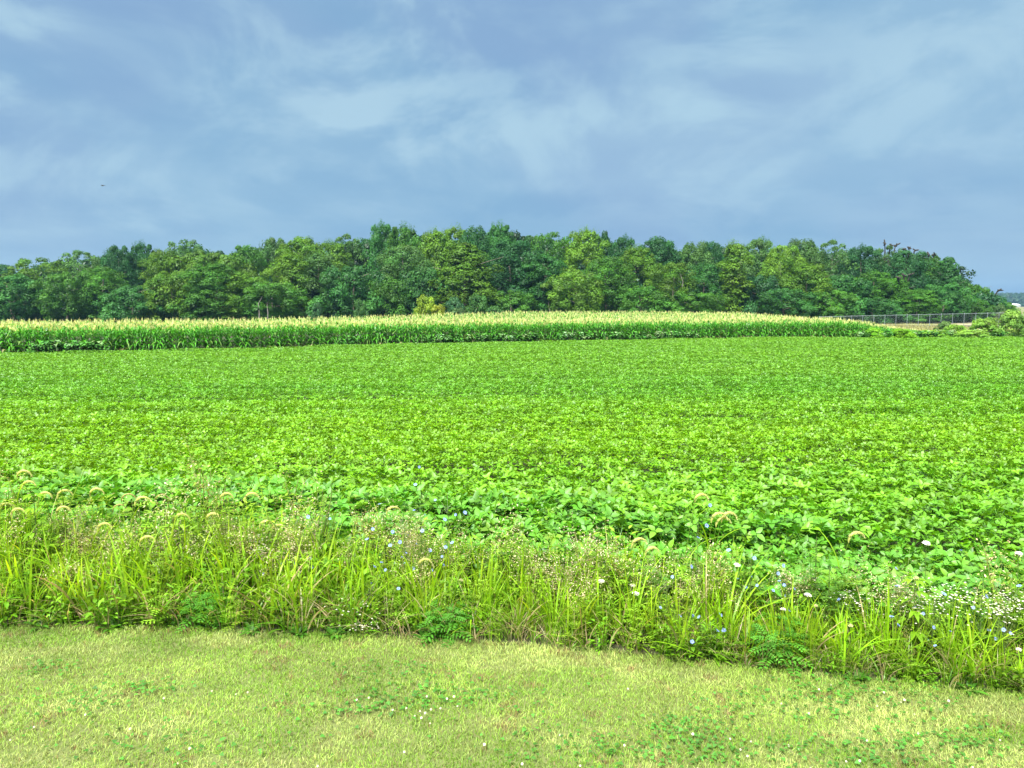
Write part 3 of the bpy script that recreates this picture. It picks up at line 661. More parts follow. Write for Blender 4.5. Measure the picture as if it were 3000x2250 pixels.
    a = blades(P, rng.uniform(0, 6.28, n), L, rng.uniform(.03, .07, n), rng.uniform(.2, 1., n), c_ * .8 * jit(n, .2), c_ * 1.15, face=rng.normal(0, .6, n))
    tag(obj('rough_grass', mesh('rough_grass', a, M_WEED)), 'rough yellow green grass between the corn end and the fence', 'grass', None, 'stuff')
woods_floor()

# ------------------------------------------------------------------ fence, barn, bird
def simple_mat(name, col, rough=.5, metal=0.):
    m = bpy.data.materials.new(name); m.use_nodes = True; t = m.node_tree; b = t.nodes['Principled BSDF']; b.inputs['Roughness'].default_value = rough; b.inputs['Metallic'].default_value = metal
    tc = N(t, 'ShaderNodeTexCoord'); nz = N(t, 'ShaderNodeTexNoise', Scale=4., Detail=4.); t.links.new(tc.outputs['Object'], nz.inputs['Vector'])
    t.links.new(mixc(t, smooth(t, nz.outputs['Fac'], .35, .65), tuple(c * .85 for c in col), tuple(c * 1.1 for c in col)), b.inputs['Base Color']); return m
def fence():
    m = simple_mat('galvanised_steel', (.27, .33, .33), .45, .3); Y0, Y1 = 130.5, 125.
    pa, pb = at_y(2400, 928, Y0), at_y(2962, 916, Y1)
    n = 17; o = empty('chain_link_fence', (pa[0], Y0, float(H(pa[0], Y0))), 'long low grey chain link fence in front of the right end of the wood', 'fence')
    base = np.array(o.location); P = []
    for i in range(n + 1):
        t = i / n; x, y = pa[0] + (pb[0] - pa[0]) * t, Y0 + (Y1 - Y0) * t; z = pa[2] + (pb[2] - pa[2]) * t; g = float(H(x, y)); P.append((x, y, g, z))
    post = None
    for x, y, g, z in P:
        b = PB(); b.tube([(0, 0, 0), (0, 0, z - g + .03)], [.032, .032], 6, (1, 1, 1)); b.tube([(0, 0, z - g + .03), (0, 0, z - g + .10)], [.06, .01], 6, (1, 1, 1))
        obj('fence_post', mesh('fence_post', b.arr(), m), o, (x - base[0], y - base[1], g - base[2]))
    b = PB(); b.tube([np.array((x, y, z)) - base for x, y, g, z in P], [.026] * len(P), 6, (1, 1, 1)); obj('top_rail', mesh('top_rail', b.arr(), m), o)
    b = PB(); A = np.array(P)
    for i in range(n):
        x0, y0, g0, z0 = A[i]; x1, y1, g1, z1 = A[i + 1]; k = 16
        for j in range(-k, k):
            for s in (1, -1):
                ts = np.array((j / k, j / k + 1.0)) if s > 0 else np.array((j / k + 1., j / k)); q = []
                for t, hz in zip(ts, (0., 1.)):
                    q.append((t, hz))
                (t0, h0), (t1, h1) = q
                def cl(tc_): f = (tc_ - t0) / (t1 - t0); return h0 + (h1 - h0) * f
                lo, hi = max(0, min(t0, t1)), min(1, max(t0, t1))
                if hi - lo < 1e-3: continue
                pp = [np.array((x0 + (x1 - x0) * t, y0 + (y1 - y0) * t - .05, (g0 + (g1 - g0) * t) + cl(t) * ((z0 - g0) * (1 - t) + (z1 - g1) * t))) - base for t in (lo, hi)]
                b.ribbon(pp, (.0035, .0035), (0, 0, 1), (1, 1, 1))
    obj('wire_mesh', mesh('wire_mesh', b.arr(), m), o)
fence()
def barn():
    wm = simple_mat('white_siding', (.78, .78, .76), .6); rm = simple_mat('pale_roof', (.72, .74, .76), .5); dm = simple_mat('barn_door', (.30, .32, .34), .6)
    p = at_y(2967, 893, 900.); g = float(H(p[0], 900)); o = empty('barn', (p[0], 900, g + .1), 'long low white barn at the far edge of the tan field', 'barn'); o.rotation_euler = (0, 0, .25)
    L, D, h, rh = 7., 4.5, 2.3, 1.8
    b = PB(); b.add([(-L, -D, -1), (L, -D, -1), (L, D, -1), (-L, D, -1), (-L, -D, h), (L, -D, h), (L, D, h), (-L, D, h), (-L, 0, h + rh), (L, 0, h + rh)],
                    [(0, 1, 5, 4), (1, 2, 6, 5), (2, 3, 7, 6), (3, 0, 4, 7)], [(5, 6, 9), (7, 4, 8)]); obj('wall', mesh('wall', b.arr(), wm), o)
    b = PB()
    for s in (-1, 1):
        e = np.array(((-L - .3, s * (D + .4), h - .17 + .02), (L + .3, s * (D + .4), h - .17 + .02), (L + .3, 0, h + rh + .02), (-L - .3, 0, h + rh + .02)))
        V = np.concatenate((e, e + (0, 0, .15))); b.add(V, [(0, 1, 2, 3), (4, 7, 6, 5), (0, 4, 5, 1), (1, 5, 6, 2), (3, 2, 6, 7), (0, 3, 7, 4)])
    obj('roof', mesh('roof', b.arr(), rm), o)
    b = PB(); b.add([(1.2, -D - .03, -1), (2.9, -D - .03, -1), (2.9, -D - .03, h - .5), (1.2, -D - .03, h - .5), (1.2, -D + .02, -1), (2.9, -D + .02, -1), (2.9, -D + .02, h - .5), (1.2, -D + .02, h - .5)], [(0, 1, 2, 3), (0, 4, 5, 1), (1, 5, 6, 2), (2, 6, 7, 3), (3, 7, 4, 0)]); obj('door', mesh('door', b.arr(), dm), o)
barn()
def bird():
    m = simple_mat('dark_feather', (.05, .05, .055), .8); p = at_y(301, 544, 60.); b = PB()
    b.tube([(0, -.13, 0), (0, -.10, .0), (0, -.02, .01), (0, .07, .01), (0, .12, .015), (0, .16, .01)], [.004, .03, .045, .035, .025, .004], 8, (1, 1, 1))
    for s in (-1, 1):
        b.add([(s * .02, -.03, .02), (s * .02, .05, .02), (s * .14, .06, .05), (s * .14, -.02, .05), (s * .28, .0, .015), (s * .27, -.035, .013)], [(0, 1, 2, 3), (3, 2, 4, 5)])
    b.add([(-.02, -.11, 0), (.02, -.11, 0), (.035, -.2, 0), (-.035, -.2, 0)], [(0, 1, 2, 3)])
    o = obj('bird', mesh('bird', b.arr(), m, True), None, p, 1.2); tag(o, 'tiny dark bird flying in the sky above the left of the wood', 'bird')
bird()

# ------------------------------------------------------------------ weed strip
G_YEL = np.array((.25, .46, .012)); G_MID = np.array((.15, .33, .016)); G_DRK = np.array((.04, .15, .022)); G_STR = np.array((.50, .42, .20)); G_HERB = np.array((.23, .40, .03))
def tuft(seed, n, L0, L1, W0, W1, sp=.05, lean=(.15, .8), ca=G_YEL, dry=.08):
    r = np.random.default_rng(seed); az = r.uniform(0, 6.28, n); P = np.stack((np.cos(az) * r.uniform(0, sp, n), np.sin(az) * r.uniform(0, sp, n), np.zeros(n)), 1); p = PB()
    for i in range(n):
        L = r.uniform(L0, L1); ln = r.uniform(*lean); W = r.uniform(W0, W1) * 1.25; c = ca * r.uniform(.75, 1.25) * (1 + r.uniform(-.08, .08, 3))
        if r.random() < dry: c = G_STR * r.uniform(.7, 1.1)
        pts = wcurve(P[i], az[i], L, ln, 7, 1.9); f = az[i] + 1.57 + r.normal(0, .5)
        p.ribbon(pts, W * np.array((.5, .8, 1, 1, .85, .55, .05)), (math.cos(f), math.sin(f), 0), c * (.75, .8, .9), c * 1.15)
    return p.arr()
def feather(seed, Hh, nl, L, col, leafy=9, top=.12):
    """upright herb with finely cut leaves (ragweed, wild carrot foliage)"""
    r = random.Random(seed); p = PB(); lean = (r.uniform(-.1, .1), r.uniform(-.1, .1))
    S = lambda t: np.array((lean[0] * t * t, lean[1] * t * t, Hh * t))
    p.tube([S(0), S(.5), S(1)], [.005, .004, .002], 5, np.asarray(col) * .9)
    for i in range(nl):
        t = .12 + .88 * i / (nl - 1); az = i * 2.4 + r.uniform(-.3, .3); l = L * r.uniform(.7, 1.1) * (1 - .55 * t); d = np.array((math.cos(az), math.sin(az), r.uniform(.15, .6)))
        c = np.asarray(col) * r.uniform(.75, 1.25)
        for j in range(leafy):
            u = (j + 1) / leafy; b = S(t) + d * l * u - np.array((0, 0, .25 * l * u * u)); s = 1 if j % 2 else -1
            dd = d * .6 + np.array((-d[1], d[0], 0)) * s * .9 + (0, 0, r.uniform(-.1, .3)); p.leaf(b, dd, (0, 0, 1), l * .42 * (1.15 - .6 * u), l * .10, c, .1, .2)
    return p.arr()
def leafy(seed, Hh, nl, L, Wd, col, sp=.10):
    r = random.Random(seed); p = PB()
    for i in range(nl):
        z = Hh * r.uniform(.02, 1); az = r.uniform(0, 6.28); q = sp * r.uniform(.1, 1) * (1.3 - z / Hh * .6); d = np.array((math.cos(az), math.sin(az), r.uniform(-.1, .9)))
        p.leaf((math.cos(az) * q, math.sin(az) * q, z), d, (0, 0, 1), L * r.uniform(.6, 1.2), Wd * r.uniform(.6, 1.2), np.asarray(col) * r.uniform(.65, 1.35), .15, .3)
    for i in range(4):
        p.tube([(0, 0, 0), (r.uniform(-sp, sp), r.uniform(-sp, sp), Hh * r.uniform(.6, 1))], [.003, .0015], 4, np.asarray(col) * .8)
    return p.arr()
def seedy(seed, Hh, cols, nb=16, specks=10, sz=.013, spread=.2):
    """branching dry stems with many small seed specks: returns (stems, heads)"""
    r = random.Random(seed); p = PB(); q = PB(); c0 = np.array((.24, .29, .08))
    for i in range(3): p.tube([(0, 0, 0), (r.uniform(-.04, .04), r.uniform(-.04, .04), Hh * .5), (r.uniform(-.1, .1), r.uniform(-.08, .08), Hh * .85)], [.004, .003, .002], 4, c0)
    for i in range(nb):
        z = Hh * r.uniform(.35, .75); az = r.uniform(0, 6.28); L = Hh * r.uniform(.2, .4); d = np.array((math.cos(az) * spread / Hh * 2, math.sin(az) * spread / Hh * 2, r.uniform(.6, 1)))
        b = np.array((math.cos(az) * .02, math.sin(az) * .02, z)); pts = [b, b + d * L * .5, b + d * L]; p.ribbon(pts, (.003, .0025, .0015), (1, 0, 0), c0)
        for k in range(specks):
            u = r.uniform(.25, 1.05); e = b + d * L * u + np.array((r.gauss(0, .028), r.gauss(0, .028), r.gauss(0, .02))); c = np.asarray(cols[r.randrange(len(cols))]) * r.uniform(.7, 1.25)
            q.leaf(e, (r.gauss(0, 1), r.gauss(0, 1), r.uniform(.2, 1.4)), (.1, .2, 1), sz * r.uniform(.8, 1.8), sz * r.uniform(.5, .9), c, .2, .2)
    return p.arr(), q.arr()
def strip_pts(n, a=0., b=1., xr=7.8):
    x = rng.uniform(-xr, xr, n); f = rng.uniform(a, b, n); y = edge(x) + .02 + f * (soy_near(x) - edge(x) + .05); return x, y, f
def undergrowth():
    herbs = [feather(s, .55, 11, .20, G_HERB, 8) for s in range(4)] + [leafy(10 + s, .55, 55, .05, .016, G_HERB, .13) for s in range(3)] + [leafy(20 + s, .42, 34, .075, .03, G_MID, .13) for s in range(3)]
    aa = []
    def put(pr, n, a, b, s0, s1, tint=1., tl=.25, hprof=True):
        x, y, f = strip_pts(n, a, b); s = rng.uniform(s0, s1, n) * ((.62 + .85 * f) if hprof else 1) * (1 - .12 * sstep(1, 4, x))
        s = s * (.8 + .4 * fbm(x * .9, y, 61, 2)) * np.interp(x, (-5, -1, 1.5, 4), (1.32, 1.12, 1.0, .92))
        aa.append(scatter(pr, np.stack((x, y, np.zeros(n)), 1), rotm(rng.uniform(0, 6.28, n), rng.uniform(0, tl, n), rng.uniform(0, 6.28, n), s), jit(n, .25, .08) * tint))
    for i, h in enumerate(herbs): put(h, 85, .0, 1, .75, 1.25)
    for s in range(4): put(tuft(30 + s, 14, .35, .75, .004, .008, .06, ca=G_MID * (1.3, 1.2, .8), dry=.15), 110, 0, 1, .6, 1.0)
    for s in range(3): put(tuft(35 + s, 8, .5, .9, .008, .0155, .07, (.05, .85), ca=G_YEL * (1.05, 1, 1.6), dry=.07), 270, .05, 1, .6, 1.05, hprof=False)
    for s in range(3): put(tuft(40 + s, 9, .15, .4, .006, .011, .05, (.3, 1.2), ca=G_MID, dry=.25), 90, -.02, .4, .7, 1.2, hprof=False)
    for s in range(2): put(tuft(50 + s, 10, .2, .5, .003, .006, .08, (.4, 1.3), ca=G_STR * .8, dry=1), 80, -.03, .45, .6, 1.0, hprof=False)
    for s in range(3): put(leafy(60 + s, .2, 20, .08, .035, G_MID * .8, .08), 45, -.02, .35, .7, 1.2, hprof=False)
    for s in range(3):
        st, hd = seedy(70 + s, .8, ((.64, .58, .34), (.40, .31, .18), (.70, .66, .42), (.48, .54, .18)), 14, 10, .013, .16); put(cat(st, hd), 36, .3, 1, .75, 1.05)
    tag(obj('weed_undergrowth', mesh('weed_undergrowth', cat(*aa), M_WEED)), 'tangled green undergrowth of the weed strip beside the lawn', 'weeds', None, 'stuff')
undergrowth()
def base_for(px, py, f):
    """place on the strip whose head shows at the pixel; f = depth share of the strip"""
    Y = 6.8
    for _ in range(6):
        p = at_y(px, py, Y); Y = float(edge(p[0]) + .03 + f * (soy_near(p[0]) - edge(p[0])))
    return at_y(px, py, Y)
def seed_head(L, rad, side, droop, r):
    """arching bristly foxtail head, starting at the origin"""
    b = PB(); k = 11; ang = np.linspace(1.6, -1.35 - droop, k); step = L / (k - 1); pts = [np.zeros(3)]
    for a in ang[:-1]: pts.append(pts[-1] + step * np.array((side * math.cos(a), .15 * math.cos(a), math.sin(a))))
    pts = np.array(pts); rr = rad * np.array((.35, .8, 1, 1.05, 1.05, 1, .95, .88, .75, .55, .2))
    b.tube(pts, rr * .72, 6, (.62, .68, .20))
    for i in range(300):
        t = r.uniform(0, k - 1.01); j = int(t); p = pts[j] * (1 - t + j) + pts[j + 1] * (t - j); rd = rr[j]
        d = np.array((r.gauss(0, 1), r.gauss(0, 1), r.gauss(0, 1))); d /= np.linalg.norm(d); ax = pts[j + 1] - pts[j]; d = d + ax / np.linalg.norm(ax) * .5
        q = p + d * rd * .4; b.add([q - np.array((.0011, 0, .0005)), q + np.array((.0011, 0, .0005)), q + d * rd * 1.05], None, [(0, 1, 2)], (.80, .80, .36))
    return pts, b.arr()
FOX = [
 # list of (head px), strip depth, lean side, label
 ([(65, 1388), (80, 1418)], .75, 'tallest foxtail grass at the far left with two hanging seed heads'),
 ([(128, 1450)], .7, 'foxtail grass with a short plump head beside the tall leafy weed at the left'),
 ([(183, 1447)], .8, 'foxtail grass arching over the top of the tall leafy weed at the left'),
 ([(278, 1440)], .9, 'foxtail grass with a high hooked head between the leafy weed and the dark heads'),
 ([(370, 1458)], .95, 'foxtail grass with a flat brownish head, left one of the dark pair'),
 ([(470, 1457)], .95, 'foxtail grass with a flat brownish head, right one of the dark pair'),
 ([(410, 1470)], .7, 'foxtail grass with a thick pale head hanging between the dark pair'),
 ([(345, 1487)], .85, 'thin dark foxtail grass below the left dark head'),
 ([(12, 1485)], .8, 'foxtail grass drooping at the very left edge of the picture'),
 ([(47, 1500)], .6, 'foxtail grass with curled head close to the left edge below the tallest'),
 ([(180, 1494)], .5, 'foxtail grass with upright plump head in front of the tall leafy weed'),
 ([(660, 1452)], .9, 'foxtail grass with a round hook above the brown seed weed, left of two'),
 ([(732, 1455)], .9, 'foxtail grass with a wide hook above the brown seed weed, right of two'),
 ([(525, 1518)], .6, 'foxtail grass with pale yellow head among the brown specks left of centre'),
 ([(620, 1512)], .6, 'foxtail grass with pale head just left of the small white flowers'),
 ([(300, 1543)], .55, 'foxtail grass bending low over the brown seed weeds at the left'),
 ([(425, 1583)], .35, 'foxtail grass hanging lowest among the long blades at the left'),
 ([(775, 1535), (808, 1550)], .7, 'foxtail grass with two pale heads next to the small white flowers'),
 ([(1147, 1495)], .8, 'foxtail grass with one bowed head over the blue chicory thicket'),
 ([(1240, 1648)], .4, 'low foxtail grass hidden among the blue chicory flowers'),
 ([(2050, 1458)], .9, 'solitary tall foxtail grass with a thick head on the right half'),
 ([(2098, 1518), (2128, 1516), (2112, 1530)], .65, 'foxtail grass carrying three heads close together on the right half'),
 ([(1865, 1592)], .7, 'foxtail grass with slim arching head left of the two by the brown weed'),
 ([(1905, 1615)], .55, 'foxtail grass with pale arching head right of the two by the brown weed'),
 ([(2500, 1576)], .7, 'foxtail grass with short fat hook standing alone before the soybeans at right'),
]
def foxtails():
    for i, (heads, f, lab) in enumerate(FOX):
        r = random.Random(100 + i); h0 = base_for(heads[0][0], heads[0][1], f); X0 = h0[0] - r.uniform(.1, .28); Y0 = float(h0[1]); o = empty('foxtail_grass', (X0, Y0, 0), lab, 'grass', 'foxtail grasses of the weed strip')
        st = PB(); lf = PB()
        for j, (px, py) in enumerate(heads):
            hp = at_y(px - 14, py + 14, Y0 + .02 * j) - np.array((X0, Y0, 0)); mid = hp * (.35, .5, .55)
            t = np.linspace(0, 1, 9)[:, None]; pts = (1 - t) ** 2 * np.zeros(3) + 2 * t * (1 - t) * mid + t * t * hp
            st.tube(pts, list(np.linspace(.0042, .0018, 9)), 5, (.20, .34, .05))
            dark = 'dark' in lab and 'between' not in lab
            pp, a = seed_head(r.uniform(.20, .25), .015 if not dark else .010, 1, r.uniform(.0, .35), r)
            if dark: a = (a[0], a[1], a[2], a[3] * (.72, .6, .62))
            obj('seed_head', mesh('seed_head', a, M_WEED), o, hp)
            for q in range(4):
                u = .18 + .2 * q; b = pts[int(u * 8)]; az = r.choice((0, math.pi)) + r.gauss(0, .7); L = r.uniform(.28, .45); w_ = wcurve(b, az, L, r.uniform(.5, 1.0), 7, 1.5)
                lf.ribbon(w_, .013 * np.array((.5, .9, 1, .95, .8, .5, .05)), (math.cos(az + 1.57), math.sin(az + 1.57), .2), G_YEL * .85, G_YEL * 1.1)
        obj('stem', mesh('stem', st.arr(), M_WEED), o); obj('leaf', mesh('leaf', lf.arr(), M_WEED), o)
foxtails()
# bright grass clumps: px of base centre, top py, depth, kind, label
CL = [
 (240, 1580, .45, 0, 'bright clump of upright grass blades at the left, under the hanging foxtails'),
 (395, 1640, .2, 1, 'tall yellow green grass clump left of the brown seed weeds, close to the lawn'),
 (470, 1560, .4, 0, 'dense grass clump under the dark pair of foxtail heads'),
 (40, 1600, .5, 0, 'grass clump at the left picture edge'),
 (610, 1660, .3, 1, 'grass clump with bent tips under the small white flowers'),
 (140, 1760, .03, 2, 'thin low grass tuft by the lawn near the left edge'),
 (970, 1560, .6, 1, 'narrow yellow grass clump between the reddish weed and the chicory thicket'),
 (930, 1790, .05, 2, 'low straw tipped grass tuft at the lawn below the narrow yellow clump'),
 (1080, 1560, .55, 0, 'grass clump with one long bowed stalk left of the chicory thicket'),
 (1210, 1690, .3, 0, 'grass clump in the middle of the chicory thicket'),
 (1440, 1580, .35, 1, 'large yellow green grass clump right of the chicory thicket'),
 (1380, 1720, .12, 3, 'grass clump leaning left with long arched blades right of the chicory thicket'),
 (1530, 1570, .5, 1, 'tall upright grass clump left of the brown seed weed in the middle'),
 (1620, 1690, .2, 0, 'grass clump with drooping tips beneath the brown seed weed in the middle'),
 (1720, 1620, .4, 1, 'slender grass clump just left of the flat white flowers'),
 (1870, 1800, .08, 3, 'straggling grass clump at the lawn below the flat white flowers'),
 (2075, 1560, .35, 1, 'tallest grass clump of the right half under the three foxtail heads'),
 (2130, 1660, .25, 0, 'grass clump right behind the tallest one of the right half'),
 (2360, 1700, .3, 1, 'narrow bright grass clump beside the fern-like green weed at right'),
 (2470, 1760, .2, 0, 'grass clump between the narrow bright clump and the short fat foxtail'),
 (2560, 1660, .4, 1, 'bright yellow green grass clump below the short fat foxtail'),
 (2610, 1690, .3, 1, 'broad bladed grass clump at right leaning to the right'),
 (2680, 1850, .08, 0, 'low fan of grass blades at the lawn edge on the right'),
 (2790, 1730, .3, 1, 'tall bright grass clump left of the white flower mass'),
 (2860, 1850, .12, 3, 'arching grass clump near the lower right corner of the weeds'),
 (2950, 1850, .2, 1, 'grass clump next to the right picture edge below the white flower mass'),
]
def clumps():
    pr = [tuft(200, 20, .5, .95, .008, .014, .07), tuft(201, 15, .6, 1.0, .010, .017, .05, (.05, .45)), tuft(202, 22, .4, .8, .006, .010, .06, (.3, 1.1), ca=G_MID * (1.4, 1.2, 1), dry=.3), tuft(203, 15, .5, 1., .008, .014, .05, (.5, 1.25))]
    ms = [mesh('grass_clump', a, M_WEED) for a in pr]; zs = [a[0][:, 2].max() for a in pr]
    for i, (px, yt, f, k, lab) in enumerate(CL):
        p = base_for(px, yt, f); s = max(.28, p[2]) / zs[k]; o = obj('grass_clump', ms[k], None, (p[0], p[1], 0), i * 1.7, (max(s, .7), max(s, .7), s)); tag(o, lab, 'grass', 'bright grass clumps of the weed strip')
clumps()
# chicory: stem foot px, depth, flower pixels, label
CH = [
 (1180, .5, [(1112, 1477), (1213, 1495), (1245, 1508), (1092, 1550), (1075, 1580), (1150, 1558), (1195, 1567), (1238, 1555), (1172, 1588), (1143, 1598), (1190, 1620), (1178, 1632), (1118, 1648), (1097, 1660), (1130, 1670), (1155, 1650), (1185, 1650)], 'largest chicory thicket with many blue flowers left of centre'),
 (1235, .6, [(1217, 1420), (1228, 1368), (1218, 1593), (1210, 1665), (1232, 1655)], 'tall chicory raising two blue flowers high before the soybeans'),
 (1300, .6, [(1275, 1465), (1303, 1522), (1335, 1508), (1362, 1502), (1260, 1612), (1305, 1603), (1325, 1590), (1295, 1630), (1265, 1670), (1300, 1655)], 'chicory with scattered blue flowers at the right side of the thicket'),
 (1100, .2, [(1088, 1708), (1167, 1725)], 'low chicory with two blue flowers beneath the thicket'),
 (870, .55, [(903, 1514), (967, 1520), (827, 1650), (863, 1652), (880, 1638), (915, 1660), (910, 1636)], 'chicory with spreading dark branches behind the reddish seed weed'),
 (775, .4, [(770, 1682)], 'chicory with a single blue flower left of the reddish seed weed'),
 (2050, .7, [(2045, 1575), (2070, 1540), (2080, 1480), (2025, 1660)], 'slim chicory beside the three headed foxtail'),
 (1950, .25, [(1935, 1780), (1970, 1690)], 'chicory with a deep blue flower below the flat white flowers'),
 (2010, .12, [(1992, 1805), (2030, 1803), (2048, 1808), (2110, 1802)], 'sprawling chicory stem with a row of blue flowers above the lawn'),
 (2100, .08, [(2102, 1848), (2120, 1846), (2028, 1880)], 'lowest chicory, its blue flowers almost in the lawn'),
 (2200, .7, [(2135, 1612), (2210, 1635), (2200, 1690), (2160, 1695), (2185, 1720), (2218, 1715), (2295, 1657), (2280, 1680)], 'pale chicory left of the tall feathery ragweed on the right'),
 (2300, .6, [(2283, 1702), (2298, 1714), (2327, 1725), (2265, 1730), (2300, 1745), (2315, 1745), (2312, 1790)], 'dense chicory cluster at the foot of the tall feathery ragweed'),
 (2460, .5, [(2458, 1756), (2530, 1900), (2480, 1898)], 'chicory with one flower high and two low, right of the ragweed'),
 (2640, .5, [(2625, 1665), (2628, 1717), (2680, 1780), (2705, 1798), (2632, 1832), (2612, 1807), (2585, 1935)], 'dark stemmed chicory among the broad bladed grass at right'),
 (2750, .25, [(2785, 1850), (2787, 1897), (2740, 1892), (2735, 1838), (2720, 1875), (2765, 1740)], 'chicory with pale flowers low at right beside the tall bright clump'),
 (2890, .4, [(2815, 1612), (2852, 1780), (2890, 1748), (2898, 1847), (2915, 1870)], 'chicory before the white flower mass near the right edge'),
 (2970, .35, [(2986, 1717), (2940, 1845), (2960, 1855)], 'chicory at the right picture edge'),
]
def chicory():
    fp = PB()
    for k in range(11):
        a = k * 6.283 / 11; d = np.array((math.cos(a), math.sin(a), .22)); s = np.array((-d[1], d[0], 0)); L, W = .021 * (1 + .25 * math.sin(k * 3.1)), .0078
        fp.add([d * .002, d * L * .6 - s * W * .5, d * L - s * W * .35, d * L + s * W * .35, d * L * .6 + s * W * .5], [(0, 1, 4, 0)][:0], [(0, 1, 4), (1, 2, 3), (1, 3, 4)], (.30, .40, .88))
    fp.tube([(0, 0, -.01), (0, 0, .004), (0, 0, .009)], [.002, .004, .001], 6, (.16, .22, .55)); fm = mesh('flower', fp.arr(), M_PETAL)
    for i, (px, f, fl, lab) in enumerate(CH):
        r = random.Random(300 + i); ymin = min(q[1] for q in fl); b = base_for(px, ymin, f); X0, Y0 = float(b[0]), float(b[1]); o = empty('chicory_plant', (X0, Y0, 0), lab, 'wildflower', 'chicory plants of the weed strip')
        st = PB(); top = b[2] * .93; bend = r.uniform(-.06, .06); S = lambda t: np.array((bend * math.sin(t * 2.5), 0, top * t)); c = (.13, .20, .06)
        st.tube([S(t) for t in np.linspace(0, 1, 6)], list(np.linspace(.0048, .0015, 6)), 5, c)
        for px2, py2 in fl:
            p = at_y(px2, py2, Y0 + r.uniform(-.10, .06)) - np.array((X0, Y0, 0)); t = min(.95, max(.12, (p[2] - .10 - .35 * abs(p[0])) / top)); a = S(t)
            if p[2] < .12: a = S(.15)
            m = (a + p) / 2 + np.array((0, 0, -.03)); st.tube([a, m, p - np.array((0, 0, .008))], [.0026, .002, .0014], 4, c)
            q = obj('flower', fm, o, p); q.rotation_euler = (r.uniform(-.2, 1.35), r.uniform(-.9, .9), r.uniform(0, .6)); s = r.uniform(.62, .98); q.scale = (s, s, s)
        for k in range(26):     # bare side twigs with buds
            t = r.uniform(.3, 1); az = r.uniform(0, 6.28); a = S(t); L = r.uniform(.08, .22); e = a + np.array((math.cos(az) * L * .7, math.sin(az) * L * .7, L * .75))
            st.ribbon([a, (a + e) / 2 + (0, 0, -.01), e], (.0028, .0024, .002), (1, 0, 0), c)
            for _ in range(3): st.leaf(a + (e - a) * r.uniform(.4, 1), (r.gauss(0, 1), r.gauss(0, 1), 1), (.1, .3, 1), .014, .006, (.2, .27, .09), .2, .1)
        lf = PB()
        for k in range(12):
            az = r.uniform(0, 6.28); d = np.array((math.cos(az), math.sin(az), r.uniform(.2, .8))); lf.leaf(S(r.uniform(0, .35)), d, (0, 0, 1), r.uniform(.09, .2), .03, G_MID * r.uniform(.7, 1.3), .15, .4)
        obj('stem', mesh('stem', st.arr(), M_WEED), o); obj('leaf', mesh('leaf', lf.arr(), M_WEED), o)
chicory()
# white umbels (wild carrot) and small white flowers
UM = [
 (1760, 1700, .045, .35, 'wild carrot with the widest flat white flower, left of the lower two'), (1854, 1712, .034, .45, 'wild carrot with a thin flat white flower seen edge on, above another'), (1863, 1736, .042, .3, 'wild carrot with a bright white flower just under the thin flat one'),
 (1806, 1641, .032, .75, 'wild carrot with a faint white flower beside the brown seed weed'), (1845, 1637, .026, .75, 'wild carrot with a closing yellowish flower next to the faint white one'), (2160, 1652, .038, .75, 'wild carrot with a white flower in front of the soybeans, right of the tallest clump'),
 (2368, 1740, .042, .4, 'wild carrot with a flat white flower by the narrow bright clump'), (2295, 1782, .03, .35, 'wild carrot with a rounded whitish flower in the fern-like weed'), (2490, 1828, .036, .3, 'wild carrot with a torn cream flower between grass clumps at right'),
 (2714, 1588, .042, .95, 'tallest wild carrot at right, white flower against the soybeans'), (2985, 1618, .036, .9, 'wild carrot with a white flower at the right picture edge'), (2685, 1690, .03, .8, 'wild carrot with a yellowish unripe flower at right'),
 (2985, 1900, .022, .2, 'small white round flower low at the right picture edge'), (1352, 1697, .03, .4, 'wild carrot with a small cream flower by the large grass clump'), (2390, 1772, .02, .35, 'wild carrot with a yellowish bud under the flat white flower at right'),
]
def umbel(r, rad, col):
    h = PB()
    for k in range(46):
        q = math.sqrt((k + .5) / 46); a = k * 2.4; c = np.array((math.cos(a) * q * rad, math.sin(a) * q * rad, -.012 * q * q + r.uniform(-.003, .003)))
        for j in range(5): d = np.array((math.cos(j * 1.257 + k), math.sin(j * 1.257 + k), .25)); h.leaf(c, d, (0, 0, 1), .0055, .0045, np.asarray(col) * r.uniform(.85, 1.08), .05, .1)
    return h
def umbels():
    for i, (px, py, rad, f, lab) in enumerate(UM):
        r = random.Random(500 + i); b = base_for(px, py, f); o = empty('wild_carrot', (b[0], b[1], 0), lab, 'wildflower', 'white wild carrots of the weed strip')
        rad *= .75; h = umbel(r, rad, (.62, .60, .32) if 'yellowish' in lab or 'cream' in lab else (.84, .83, .78)); st = PB(); z = b[2]
        st.tube([(0, 0, 0), (.02, .01, z * .5), (0, 0, z - .05)], [.004, .003, .002], 5, (.14, .24, .06))
        for k in range(12): a = k * .5236; st.tube([(0, 0, z - .05), (math.cos(a) * rad * .5, math.sin(a) * rad * .5, z - .025), (math.cos(a) * rad * .8, math.sin(a) * rad * .8, z - .006)], [.0012, .001, .0008], 3, (.17, .27, .08))
        q = obj('flower', mesh('flower', h.arr(), M_PETAL), o, (0, 0, z)); q.rotation_euler = (r.uniform(-.05, .3), r.uniform(-.2, .2), 0)
        obj('stem', mesh('stem', st.arr(), M_WEED), o); obj('leaf', mesh('leaf', feather(520 + i, z * .7, 8, .14, G_HERB, 7), M_WEED), o)
umbels()
